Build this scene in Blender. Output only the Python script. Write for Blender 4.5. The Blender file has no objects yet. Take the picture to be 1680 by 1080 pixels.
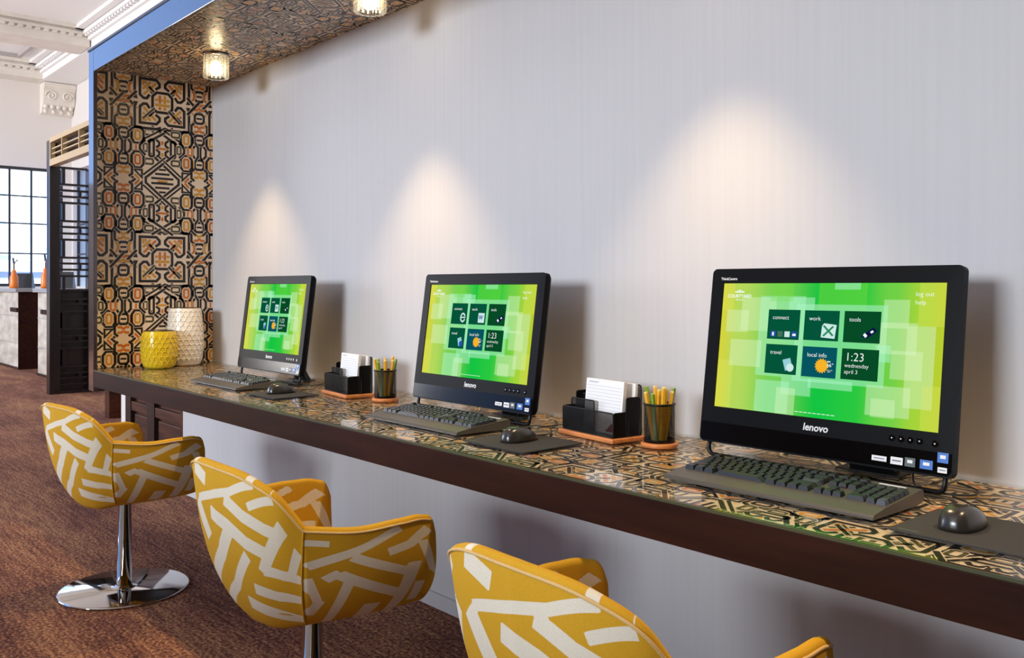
import bpy, bmesh, math, random
import numpy as np
from mathutils import Vector, Matrix

random.seed(7)
R = math.radians
scene = bpy.context.scene
COL = scene.collection

# ------------------------------------------------------------------ camera
cam_d = bpy.data.cameras.new('camera')
cam_d.sensor_width = 36.0
cam_d.lens = 1469.0 / 1680.0 * 36.0
cam_d.shift_y = -69.0 / 1680.0
cam_d.clip_end = 200
cam = bpy.data.objects.new('camera', cam_d)
COL.objects.link(cam)
cam.location = (0, 0, 1.15)
cam.rotation_euler = (R(90), 0, R(48.8))
scene.camera = cam

# ------------------------------------------------------------------ world, light, exposure
world = bpy.data.worlds.new('daylight')
scene.world = world
world.use_nodes = True
bgn = world.node_tree.nodes['Background']
bgn.inputs['Color'].default_value = (0.23, 0.46, 1.0, 1)
bgn.inputs['Strength'].default_value = 1.8

def area_light(name, loc, target, sx, sy, energy, color):
    d = bpy.data.lights.new(name, 'AREA')
    d.shape = 'RECTANGLE'; d.size = sx; d.size_y = sy
    d.energy = energy; d.color = color
    o = bpy.data.objects.new(name, d); COL.objects.link(o)
    o.location = loc
    o.rotation_euler = (Vector(target) - Vector(loc)).to_track_quat('-Z', 'Y').to_euler()
    return o

area_light('window_daylight', (-1.3, -6.8, 2.5), (-2.3, 1.9, 1.0), 2.6, 1.4, 580, (0.84, 0.92, 1.0))
area_light('hall_fill_light', (-13.3, -4.5, 2.6), (-13.0, 3.0, 3.4), 4.2, 3.0, 700, (1.0, 0.97, 0.94))  # added fill lamp that brightens the hall and ceiling; no window stands here

area_light('facade_fill_light', (-17.6, 7.0, 7.5), (-26.5, 7.0, 2.5), 12.0, 3.0, 7000, (0.93, 0.97, 1.0))  # added lamp above the view, stands in for sun on the facade

vs = scene.view_settings
scene.display_settings.display_device = 'sRGB'
vs.view_transform = 'Standard'
vs.look = 'None'
vs.exposure = 0.0
vs.gamma = 1.0
vs.use_curve_mapping = False

# ------------------------------------------------------------------ helpers
def lin(c):
    return tuple(((v / 255.0) / 12.92 if v / 255.0 <= 0.04045 else ((v / 255.0 + 0.055) / 1.055) ** 2.4) for v in c)

def tag(o, label=None, cat=None, group=None, kind=None):
    if label: o['label'] = label
    if cat: o['category'] = cat
    if group: o['group'] = group
    if kind: o['kind'] = kind
    return o

def empty(name, loc=(0, 0, 0), rz=0.0):
    o = bpy.data.objects.new(name, None)
    COL.objects.link(o)
    o.location = loc; o.rotation_euler = (0, 0, rz)
    o.empty_display_size = 0.05
    return o

def link(name, me, parent=None, mats=None):
    o = bpy.data.objects.new(name, me)
    COL.objects.link(o)
    if parent is not None: o.parent = parent
    if mats is not None:
        for m in (mats if isinstance(mats, (list, tuple)) else [mats]):
            me.materials.append(m)
    return o

def copy_tree(o, parent=None):
    c = o.copy(); COL.objects.link(c); c.parent = parent
    for ch in list(o.children):
        copy_tree(ch, c)
    return c

class MB:
    """collects shapes into one mesh"""
    def __init__(self):
        self.v = []; self.f = []; self.m = []; self.sm = []
    def add(self, verts, faces, mi=0, smooth=False):
        b = len(self.v)
        self.v += [tuple(p) for p in verts]
        for f in faces:
            self.f.append(tuple(b + i for i in f)); self.m.append(mi); self.sm.append(smooth)
        return self
    def box(self, x0, x1, y0, y1, z0, z1, mi=0):
        v = [(x0, y0, z0), (x1, y0, z0), (x1, y1, z0), (x0, y1, z0), (x0, y0, z1), (x1, y0, z1), (x1, y1, z1), (x0, y1, z1)]
        f = [(0, 3, 2, 1), (4, 5, 6, 7), (0, 1, 5, 4), (1, 2, 6, 5), (2, 3, 7, 6), (3, 0, 4, 7)]
        return self.add(v, f, mi)
    def bbox(self, x0, x1, y0, y1, z0, z1, bev, seg=2, mi=0):
        bm = bmesh.new()
        bmesh.ops.create_cube(bm, size=1)
        for v in bm.verts:
            v.co = Vector(((x0 + x1) / 2 + v.co.x * (x1 - x0), (y0 + y1) / 2 + v.co.y * (y1 - y0), (z0 + z1) / 2 + v.co.z * (z1 - z0)))
        bmesh.ops.bevel(bm, geom=list(bm.edges), offset=bev, segments=seg, profile=0.5, affect='EDGES')
        bm.verts.index_update()
        self.add([v.co[:] for v in bm.verts], [[v.index for v in f.verts] for f in bm.faces], mi, False)
        bm.free(); return self
    def lathe(self, prof, n=32, c=(0, 0, 0), mi=0, smooth=True, cap0=True, cap1=True):
        v = []; f = []
        for r, z in prof:
            for k in range(n):
                a = 2 * math.pi * k / n
                v.append((c[0] + r * math.cos(a), c[1] + r * math.sin(a), c[2] + z))
        for i in range(len(prof) - 1):
            for k in range(n):
                k2 = (k + 1) % n
                f.append((i * n + k, i * n + k2, (i + 1) * n + k2, (i + 1) * n + k))
        self.add(v, f, mi, smooth)
        b = len(self.v) - len(v)
        if cap0: self.f.append(tuple(b + k for k in range(n - 1, -1, -1))); self.m.append(mi); self.sm.append(False)
        if cap1: self.f.append(tuple(b + (len(prof) - 1) * n + k for k in range(n))); self.m.append(mi); self.sm.append(False)
        return self
    def tube(self, pts, r, n=8, mi=0, closed=False):
        pts = [Vector(p) for p in pts]
        m = len(pts); v = []; f = []
        up = Vector((0, 0, 1)); prev = None
        for i, p in enumerate(pts):
            if closed: d = pts[(i + 1) % m] - pts[i - 1]
            else: d = pts[min(i + 1, m - 1)] - pts[max(i - 1, 0)]
            d.normalize()
            if prev is None:
                a = d.cross(up)
                if a.length < 1e-3: a = d.cross(Vector((1, 0, 0)))
            else:
                a = prev - d * prev.dot(d)
                if a.length < 1e-4: a = d.cross(up)
            a.normalize(); b = d.cross(a); prev = a
            rr = r[i] if isinstance(r, (list, tuple)) else r
            for k in range(n):
                t = 2 * math.pi * k / n
                v.append(p + a * rr * math.cos(t) + b * rr * math.sin(t))
        for i in range(m if closed else m - 1):
            j = (i + 1) % m
            for k in range(n):
                k2 = (k + 1) % n
                f.append((i * n + k, i * n + k2, j * n + k2, j * n + k))
        b0 = len(self.v)
        self.add(v, f, mi, True)
        if not closed:
            self.f.append(tuple(b0 + k for k in range(n - 1, -1, -1))); self.m.append(mi); self.sm.append(False)
            self.f.append(tuple(b0 + (m - 1) * n + k for k in range(n))); self.m.append(mi); self.sm.append(False)
        return self
    def prism(self, poly, axis, a0, a1, mi=0, smooth=False):
        """extrude a 2-D polygon along axis 'x','y' or 'z'"""
        n = len(poly); v = []
        for a in (a0, a1):
            for p, q in poly:
                v.append({'x': (a, p, q), 'y': (p, a, q), 'z': (p, q, a)}[axis])
        f = [tuple(range(n))[::-1], tuple(range(n, 2 * n))]
        self.add(v, f, mi)
        self.add(v, [(i, (i + 1) % n, n + (i + 1) % n, n + i) for i in range(n)], mi, smooth)
        return self
    def mesh(self, name):
        me = bpy.data.meshes.new(name)
        me.from_pydata(self.v, [], self.f)
        me.polygons.foreach_set('material_index', self.m)
        me.polygons.foreach_set('use_smooth', self.sm)
        bm = bmesh.new(); bm.from_mesh(me)
        bmesh.ops.recalc_face_normals(bm, faces=list(bm.faces))
        bm.to_mesh(me); bm.free()
        me.update(); return me
    def build(self, name, mats, parent=None):
        return link(name, self.mesh(name), parent, mats)

def chaikin(pts, k=2, closed=False):
    pts = [Vector(p) for p in pts]
    for _ in range(k):
        out = [] if closed else [pts[0]]
        m = len(pts)
        for i in range(m if closed else m - 1):
            a, b = pts[i], pts[(i + 1) % m]
            out += [a * .75 + b * .25, a * .25 + b * .75]
        if not closed: out.append(pts[-1])
        pts = out
    return pts

def rrect(w, h, r, n=5, cx=0, cy=0):
    out = []
    for sx, sy, a0 in ((1, 1, 0), (-1, 1, 90), (-1, -1, 180), (1, -1, 270)):
        for k in range(n + 1):
            a = R(a0 + 90.0 * k / n)
            out.append((cx + sx * (w / 2 - r) + r * math.cos(a), cy + sy * (h / 2 - r) + r * math.sin(a)))
    return out

def text_mesh(body, size, align='LEFT', extrude=0.0, shear=0.0, bold=0.0):
    cu = bpy.data.curves.new('text', 'FONT')
    cu.body = body; cu.size = size; cu.align_x = align; cu.extrude = extrude
    cu.shear = shear; cu.offset = bold
    cu.resolution_u = 3
    o = bpy.data.objects.new('text', cu); COL.objects.link(o)
    dg = bpy.context.evaluated_depsgraph_get()
    me = bpy.data.meshes.new_from_object(o.evaluated_get(dg))
    bpy.data.objects.remove(o); bpy.data.curves.remove(cu)
    me.name = 'lettering'
    me.materials.clear()
    return me

# ------------------------------------------------------------------ materials
MATS = {}
def mat(name, color=(200, 200, 200), rough=0.5, metal=0.0, spec=0.5, coat=0.0, coat_rough=0.05, emit=None, strength=1.0, ior=None):
    m = bpy.data.materials.new(name); m.use_nodes = True
    p = m.node_tree.nodes['Principled BSDF']
    p.inputs['Base Color'].default_value = (*lin(color), 1)
    p.inputs['Roughness'].default_value = rough
    p.inputs['Metallic'].default_value = metal
    p.inputs['Specular IOR Level'].default_value = spec
    p.inputs['Coat Weight'].default_value = coat
    p.inputs['Coat Roughness'].default_value = coat_rough
    if ior: p.inputs['IOR'].default_value = ior
    if emit:
        p.inputs['Emission Color'].default_value = (*lin(emit), 1)
        p.inputs['Emission Strength'].default_value = strength
    MATS[name] = m
    return m

def nodes(m):
    t = m.node_tree
    return t, t.nodes, t.links, t.nodes['Principled BSDF']

def noise_color(m, c1, c2, scale=(5, 5, 5), detail=4, lo=.35, hi=.65, bump=0.0, coord='Object', bscale=None):
    t, n, l, p = nodes(m)
    tc = n.new('ShaderNodeTexCoord'); mp = n.new('ShaderNodeMapping')
    mp.inputs['Scale'].default_value = scale
    l.new(tc.outputs[coord], mp.inputs['Vector'])
    nz = n.new('ShaderNodeTexNoise'); nz.inputs['Scale'].default_value = 1.0; nz.inputs['Detail'].default_value = detail
    l.new(mp.outputs[0], nz.inputs['Vector'])
    cr = n.new('ShaderNodeValToRGB')
    cr.color_ramp.elements[0].position = lo; cr.color_ramp.elements[0].color = (*lin(c1), 1)
    cr.color_ramp.elements[1].position = hi; cr.color_ramp.elements[1].color = (*lin(c2), 1)
    l.new(nz.outputs[0], cr.inputs[0]); l.new(cr.outputs[0], p.inputs['Base Color'])
    if bump:
        b = n.new('ShaderNodeBump'); b.inputs['Strength'].default_value = bump; b.inputs['Distance'].default_value = 0.002
        l.new(nz.outputs[0], b.inputs['Height']); l.new(b.outputs[0], p.inputs['Normal'])
    return m

def flat(name, color, strength=1.0):
    m = bpy.data.materials.new(name); m.use_nodes = True
    t = m.node_tree; t.nodes.clear()
    e = t.nodes.new('ShaderNodeEmission'); o = t.nodes.new('ShaderNodeOutputMaterial')
    e.inputs[0].default_value = (*lin(color), 1); e.inputs[1].default_value = strength
    t.links.new(e.outputs[0], o.inputs[0])
    MATS[name] = m
    return m

def clear_glass(name, tint=(255, 255, 255), rough=0.0, ior=1.45, boost=1.0):
    m = bpy.data.materials.new(name); m.use_nodes = True
    t = m.node_tree; t.nodes.clear()
    o = t.nodes.new('ShaderNodeOutputMaterial'); mx = t.nodes.new('ShaderNodeMixShader')
    tr = t.nodes.new('ShaderNodeBsdfTransparent'); gl = t.nodes.new('ShaderNodeBsdfGlossy')
    fr = t.nodes.new('ShaderNodeFresnel'); fr.inputs['IOR'].default_value = ior
    tr.inputs[0].default_value = (*lin(tint), 1)
    gl.inputs['Roughness'].default_value = rough
    mu = t.nodes.new('ShaderNodeMath'); mu.operation = 'MULTIPLY'; mu.inputs[1].default_value = boost; mu.use_clamp = True
    ge = t.nodes.new('ShaderNodeNewGeometry'); sb = t.nodes.new('ShaderNodeMath'); sb.operation = 'SUBTRACT'; sb.inputs[0].default_value = 1.0
    t.links.new(ge.outputs['Backfacing'], sb.inputs[1])
    m2 = t.nodes.new('ShaderNodeMath'); m2.operation = 'MULTIPLY'
    t.links.new(fr.outputs[0], mu.inputs[0]); t.links.new(mu.outputs[0], m2.inputs[0]); t.links.new(sb.outputs[0], m2.inputs[1]); t.links.new(m2.outputs[0], mx.inputs[0])
    t.links.new(tr.outputs[0], mx.inputs[1]); t.links.new(gl.outputs[0], mx.inputs[2])
    t.links.new(mx.outputs[0], o.inputs[0])
    MATS[name] = m
    return m

M_wall = noise_color(mat('wall_covering', rough=.75, spec=.25), (196, 194, 196), (200, 198, 200), (60, 60, 1.2), 3, .3, .7, .0)
M_white = mat('white_paint', (232, 228, 222), .55)
M_cream = noise_color(mat('plaster_cream', rough=.6), (222, 214, 202), (233, 226, 215), (3, 3, 3))
M_plaster = mat('plaster_white', (240, 238, 235), .6)
M_farwall = mat('far_wall_paint', (226, 220, 214), .7)
M_tan = mat('tan_wall_paint', (150, 118, 86), .7)
M_wood = noise_color(mat('dark_wood', rough=.5, coat=.0, spec=.1), (36, 15, 8), (50, 23, 13), (3, 30, 30), 5)
M_frame = noise_color(mat('lacquered_frame_wood', rough=.22, coat=1.0, coat_rough=.06, ior=1.6), (44, 24, 20), (56, 32, 26), (4, 30, 30), 5)
M_redwood = noise_color(mat('reddish_wood', rough=.5, spec=.2), (52, 24, 13), (84, 42, 22), (4, 4, 30), 5)
M_blackwood = noise_color(mat('black_stained_wood', rough=.3), (24, 17, 16), (36, 26, 24), (20, 20, 3), 4)
M_gold_lit_wood = mat('gold_lit_wood', (196, 168, 122), .4)  # golden light on the header put into the wood's base colour
M_stone = noise_color(mat('travertine', rough=.5), (168, 158, 142), (205, 197, 182), (3, 3, 8), 6)
M_counter = mat('counter_stone', (150, 148, 150), .3)
M_chrome = mat('polished_steel', (200, 198, 196), .06, 1.0)
M_black = mat('black_plastic', (12, 12, 14), .35)
M_gloss = mat('gloss_black_plastic', (6, 5, 5), .14, spec=.16)
M_bezel = mat('charcoal_plastic', (10, 10, 12), .4, spec=.09)
M_key = mat('keycap_plastic', (26, 26, 29), .42)
M_kbody = mat('keyboard_plastic', (74, 70, 64), .42)
M_mouse = mat('mouse_rubber', (40, 36, 32), .28, coat=.3, coat_rough=.2)
M_pad = mat('mouse_pad_cloth', (46, 44, 43), .8)
M_basewood = noise_color(mat('honey_wood', rough=.45), (176, 100, 48), (205, 128, 66), (8, 60, 60), 4)
M_paper = mat('paper', (240, 238, 236), .7)
M_rule = mat('ruled_line', (170, 176, 190), .8)
M_print = mat('red_print', (170, 60, 55), .8)
M_pencil_y = mat('pencil_gold', (242, 182, 44), .35, coat=.3)
M_pencil_g = mat('pencil_green', (132, 165, 48), .35, coat=.3)
M_wood_end = mat('pencil_end', (240, 205, 110), .5)
M_vase_y = mat('yellow_glaze', (222, 190, 30), .18, coat=.5)
M_vase_w = mat('white_glaze', (236, 228, 214), .2, coat=.5)
M_vase_rim = mat('dark_glaze_inside', (70, 58, 30), .4)
M_sticker_w = mat('sticker_white', (220, 220, 222), .5)
M_sticker_b = mat('sticker_blue', (50, 105, 185), .4)
M_sticker_g = mat('sticker_grey', (75, 85, 88), .4)
M_logo = mat('silver_lettering', (215, 215, 215), .35)
M_orange_b = mat('orange_juice_bottle', (225, 120, 35), .3)
M_muntin = mat('window_bronze', (48, 48, 52), .4)
M_stone_f = noise_color(mat('facade_stone', rough=.8), (216, 220, 224), (238, 240, 242), (1, 1, 1))
M_fglass = mat('facade_window_glass', (150, 175, 195), .15)
M_pane = clear_glass('window_glass', (238, 246, 250))
M_glass = clear_glass('table_glass', (252, 253, 251), 0.02, 1.45, .75)
M_gedge = mat('green_glass_edge', (66, 68, 44), .35)
M_crystal = clear_glass('crystal', (236, 234, 228), 0.03, 1.6, 1.6)
def frosted(m, fac):
    t = m.node_tree; o = [x for x in t.nodes if x.type == 'OUTPUT_MATERIAL'][0]; src = o.inputs[0].links[0].from_socket
    tl = t.nodes.new('ShaderNodeBsdfTranslucent'); tl.inputs[0].default_value = (.95, .93, .9, 1)
    mx = t.nodes.new('ShaderNodeMixShader'); mx.inputs[0].default_value = fac
    t.links.new(src, mx.inputs[1]); t.links.new(tl.outputs[0], mx.inputs[2]); t.links.new(mx.outputs[0], o.inputs[0])
frosted(M_crystal, .10)
M_bulb = flat('lit_bulb', (255, 232, 190), 26.0)

# print colours of the interlace laminate
M_pr = [mat('print_cream', (234, 210, 180), .3), mat('print_dark_brown', (30, 17, 13), .3), mat('print_orange', (205, 112, 32), .3),
        mat('print_gold', (212, 150, 48), .3), mat('print_olive', (78, 70, 44), .3)]

# carpet
M_carpet = mat('carpet', rough=.95, spec=.1)
def carpet():
    t, n, l, p = nodes(M_carpet)
    tc = n.new('ShaderNodeTexCoord')
    def nz(scale, detail, off=0.0):
        mp = n.new('ShaderNodeMapping'); mp.inputs['Scale'].default_value = scale; mp.inputs['Location'].default_value = (off, off, 0)
        l.new(tc.outputs['Object'], mp.inputs['Vector'])
        x = n.new('ShaderNodeTexNoise'); x.inputs['Scale'].default_value = 1; x.inputs['Detail'].default_value = detail; x.inputs['Roughness'].default_value = .62
        l.new(mp.outputs[0], x.inputs['Vector']); return x
    streak = nz((5.5, 60, 1), 6); blot = nz((.7, 3.0, 1), 4, 7.3); fine = nz((70, 95, 10), 6, 3.1)
    a = n.new('ShaderNodeMath'); a.operation = 'MULTIPLY_ADD'; a.inputs[1].default_value = .30; l.new(streak.outputs[0], a.inputs[0])
    b = n.new('ShaderNodeMath'); b.operation = 'MULTIPLY'; b.inputs[1].default_value = .34; l.new(blot.outputs[0], b.inputs[0])
    l.new(b.outputs[0], a.inputs[2])
    c = n.new('ShaderNodeMath'); c.operation = 'MULTIPLY_ADD'; c.inputs[1].default_value = .75; l.new(fine.outputs[0], c.inputs[0]); l.new(a.outputs[0], c.inputs[2])
    cr = n.new('ShaderNodeValToRGB'); e = cr.color_ramp.elements
    e[0].position = .57; e[0].color = (*lin((72, 46, 48)), 1)
    e[1].position = .86; e[1].color = (*lin((205, 158, 110)), 1)
    for pos, col in ((.64, (104, 66, 58)), (.71, (138, 94, 74)), (.78, (176, 128, 94))):
        x = cr.color_ramp.elements.new(pos); x.color = (*lin(col), 1)
    l.new(c.outputs[0], cr.inputs[0]); l.new(cr.outputs[0], p.inputs['Base Color'])
    bp = n.new('ShaderNodeBump'); bp.inputs['Strength'].default_value = .6; bp.inputs['Distance'].default_value = .004
    l.new(fine.outputs[0], bp.inputs['Height']); l.new(bp.outputs[0], p.inputs['Normal'])
carpet()

# perforated black metal
def perforated(name, pitch, hole):
    m = mat(name, (14, 13, 14), .35, .6)
    t, n, l, p = nodes(m)
    tc = n.new('ShaderNodeTexCoord')
    mp = n.new('ShaderNodeMapping'); mp.inputs['Scale'].default_value = (1 / pitch, 1 / (pitch * .8), 1)
    l.new(tc.outputs['UV'], mp.inputs['Vector'])
    vo = n.new('ShaderNodeTexVoronoi'); vo.voronoi_dimensions = '2D'; vo.inputs['Scale'].default_value = 1; vo.inputs['Randomness'].default_value = 0.0
    sp = n.new('ShaderNodeSeparateXYZ'); l.new(mp.outputs[0], sp.inputs[0])
    fl = n.new('ShaderNodeMath'); fl.operation = 'FLOOR'; l.new(sp.outputs[1], fl.inputs[0])
    h = n.new('ShaderNodeMath'); h.operation = 'MULTIPLY_ADD'; h.inputs[1].default_value = .5; l.new(fl.outputs[0], h.inputs[0]); l.new(sp.outputs[0], h.inputs[2])
    cb = n.new('ShaderNodeCombineXYZ'); l.new(h.outputs[0], cb.inputs[0]); l.new(sp.outputs[1], cb.inputs[1])
    l.new(cb.outputs[0], vo.inputs['Vector'])
    g = n.new('ShaderNodeMath'); g.operation = 'GREATER_THAN'; g.inputs[1].default_value = hole
    l.new(vo.outputs['Distance'], g.inputs[0]); l.new(g.outputs[0], p.inputs['Alpha'])
    return m
M_mesh = perforated('perforated_black_metal', .0034, .34)
M_dmetal = mat('black_metal', (14, 13, 14), .35, .5)

# chair fabric: woven colour stored with the cloth's own panels
M_fabric = mat('yellow_white_fabric', rough=.85, spec=.2)
def fabric():
    t, n, l, p = nodes(M_fabric)
    at = n.new('ShaderNodeAttribute'); at.attribute_name = 'weave'
    cr = n.new('ShaderNodeValToRGB'); e = cr.color_ramp.elements
    e[0].position = .42; e[0].color = (*lin((224, 170, 42)), 1)
    e[1].position = .58; e[1].color = (*lin((246, 236, 214)), 1)
    l.new(at.outputs['Fac'], cr.inputs[0])
    tc = n.new('ShaderNodeTexCoord'); nz = n.new('ShaderNodeTexNoise'); nz.inputs['Scale'].default_value = 420; nz.inputs['Detail'].default_value = 2
    l.new(tc.outputs['Object'], nz.inputs['Vector'])
    mx = n.new('ShaderNodeMix'); mx.data_type = 'RGBA'; mx.blend_type = 'MULTIPLY'; mx.inputs['Factor'].default_value = .22
    l.new(cr.outputs[0], mx.inputs[6]); l.new(nz.outputs[0], mx.inputs[7]); l.new(mx.outputs[2], p.inputs['Base Color'])
    b = n.new('ShaderNodeBump'); b.inputs['Strength'].default_value = .15; b.inputs['Distance'].default_value = .0008
    l.new(nz.outputs[0], b.inputs['Height']); l.new(b.outputs[0], p.inputs['Normal'])
fabric()

# ------------------------------------------------------------------ the setting
WY = 1.918          # long wall
ZT = 0.758          # glass top of the desk
ZS = 2.20           # underside of the niche soffit
YF = 1.30           # front plane of niche and desk
XP = -4.58          # inner face of the patterned end panel
XR = 1.3            # where niche and desk stop, out of view

o = MB().box(-24, 6, -9, 9, -.06, 0).build('floor', M_carpet); tag(o, kind='structure')
o = MB().box(-4.99, XR, WY, WY + .12, 0, 2.28).build('wall_back', M_wall); tag(o, kind='structure')
o = MB().box(-4.98, XR, WY - .012, WY, 0, .052).build('baseboard_back', M_wall); tag(o, kind='structure')

# --- interlace print -------------------------------------------------
U = .38 / 24.0
def octa(cx, cy, rx, ry, k=.42):
    a, b = rx * (1 - k) , ry * (1 - k)
    c = min(rx - a, ry - b); a = rx - c; b = ry - c
    return [(cx + rx, cy - b), (cx + rx, cy + b), (cx + a, cy + ry), (cx - a, cy + ry), (cx - rx, cy + b), (cx - rx, cy - b), (cx - a, cy - ry), (cx + a, cy - ry)]
D_, O_, Y_, G_ = 1, 2, 3, 4
ELEMS = []
def el(col, pts, closed=False, w=None): ELEMS.append((col, closed, w or (.86 if col == D_ else .74), pts))
el(O_, [(-2.3, .8), (2.3, .8)], False, .8); el(O_, [(.8, -2.3), (.8, 2.3)], False, .8)
el(D_, octa(0, 0, 3.1, 3.1), True)
el(D_, [(2.2, 4.0), (.9, 4.9), (.9, 5.9), (1.9, 7.0), (7.0, 7.0), (7.0, 1.9), (5.9, .9), (4.9, .9), (4.0, 2.2)])
el(O_, [(2.0, 5.9), (5.9, 2.0)], False, .75); el(O_, [(3.7, 6.1), (6.1, 3.7)], False, .75)
el(G_, [(2.4, 1.9), (6.1, 5.6)], False, .7); el(D_, [(1.9, 2.4), (5.6, 6.1)], False, .7); el(Y_, [(4.9, 6.0), (6.0, 6.0), (6.0, 4.9)], False, .7)
el(D_, [(.9, 9.4), (.9, 8.2), (2.0, 8.6), (8.6, 8.6), (8.6, 2.0), (8.2, .9), (9.0, .9)])
el(D_, [(8.0, 2.8), (12, -1.7)])
el(O_, [(9.6, 2.0), (10.3, 2.8), (10.3, 4.4), (9.6, 5.2)], False, .7); el(Y_, [(9.9, 5.6), (10.9, 4.9)], False, .7)
for y in (3.6, 10.7, 18.8):
    el(D_, octa(12, y, 1.5, 1.55), True, .8); el(D_, [(11.1, y), (12.9, y)], False, .6)
for y in (0, 7.15, 22.2):
    for sg in (1, -1):
        el(O_ if y else Y_, [(10.2, y + sg * .85), (11.3, y + sg * .85), (12, y + sg * .3), (12.7, y + sg * .85), (13.8, y + sg * .85)], False, .75)
for y in (7.15, 22.2):
    for sg in (1, -1):
        el(D_, [(12 - sg * 1.6, y - 2.0), (12 - sg * 2.6, y - 1.1), (12 - sg * 2.6, y + 1.1), (12 - sg * 1.6, y + 2.0)], False, .8)
el(D_, [(9.4, 9.4), (10.9, 8.0)], False, .75); el(D_, [(8.9, 8.7), (10.6, 10.2)], False, .75)
for sg in (1, -1):
    el(D_, [(12 - sg * 1.1, 12.2), (12 - sg * .4, 13.2), (12 - sg * .4, 16.2), (12 - sg * 1.1, 17.2)], False, .75)
el(D_, [(10.6, 12.6), (9.8, 13.7), (9.8, 15.7), (10.6, 16.8)], False, .75)
el(Y_, octa(8.9, 14.7, .7, 1.3), True, .55)
for y in (11.0, 18.7):
    el(O_, octa(7.7, y, .75, 1.35), True, .65)
    for sg in (1, -1):
        el(D_, [(7.7 - sg * .9, y - 2.5), (7.7 - sg * 1.8, y - 1.3), (7.7 - sg * 1.8, y + 1.3), (7.7 - sg * .9, y + 2.5)], False, .8)
    el(D_, [(6.6, y + 2.5), (8.8, y + 2.5)], False, .7); el(D_, [(6.6, y - 2.5), (8.8, y - 2.5)], False, .7)
el(D_, [(5.3, 12.3), (7.0, 14.0), (7.0, 15.4), (5.3, 17.1)], False, .75)
el(G_, octa(5.3, 14.7, .6, 1.2), True, .55)
el(D_, [(-3.4, 7.8), (4.6, 13.0)], False, .8)
el(D_, [(-1.0, 7.9), (6.2, 12.3)], False, .6)
el(G_, octa(4.2, 9.8, 1.3, .8), True, .65)
el(D_, octa(3.4, 14.7, .7, 2.6), True, .75)
el(D_, [(2.0, 11.9), (1.0, 12.7), (1.0, 13.6), (2.0, 14.4)], False, .75); el(D_, [(2.0, 15.0), (1.0, 15.8), (1.0, 16.7), (2.0, 17.5)], False, .75)
el(Y_, [(-1.5, 14.7), (1.5, 14.7)], False, .7); el(O_, [(0, 12.2), (0, 13.4)], False, .7); el(O_, [(0, 16.0), (0, 17.2)], False, .7)
el(D_, [(-3.8, 16.4), (5.2, 24.2), (5.2, 25.8)], False, .8)
el(D_, [(-1.2, 17.2), (6.0, 23.4)], False, .6)
el(G_, octa(4.2, 19.0, 1.3, .8), True, .65)
el(D_, [(-3.5, 24.2), (3.5, 24.2)], False, .7); el(D_, [(-2.3, 22.8), (2.3, 22.8)], False, .7); el(D_, [(-1.1, 21.4), (1.1, 21.4)], False, .65)
el(Y_, [(-1.6, 25), (1.6, 25)], False, .6)
el(D_, [(6.4, 21.9), (8.8, 21.9), (6.4, 24.3)], True, .65)
el(O_, [(8.6, 23.4), (7.2, 24.9)], False, .7); el(D_, [(9.7, 24.0), (8.4, 25.2)], False, .75)
el(Y_, [(9.9, 20.2), (9.9, 17.6)], False, .65); el(D_, [(9.9, 9.9), (9.9, 12.0)], False, .7)

def ribbon(pts, w, closed):
    P = np.array(pts, float); n = len(P); L = []; Rr = []
    for i in range(n):
        a = P[i - 1] if (closed or i > 0) else None
        b = P[(i + 1) % n] if (closed or i < n - 1) else None
        d1 = (P[i] - a) / (np.linalg.norm(P[i] - a) + 1e-9) if a is not None else None
        d2 = (b - P[i]) / (np.linalg.norm(b - P[i]) + 1e-9) if b is not None else None
        if d1 is None: d1 = d2
        if d2 is None: d2 = d1
        nn = np.array([-(d1 + d2)[1], (d1 + d2)[0]]); q = np.linalg.norm(nn)
        nn = nn / q if q > 1e-6 else np.array([-d1[1], d1[0]])
        k = 1 / max(.45, nn @ np.array([-d1[1], d1[0]]))
        L.append(P[i] + nn * w / 2 * k); Rr.append(P[i] - nn * w / 2 * k)
    return L, Rr

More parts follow.
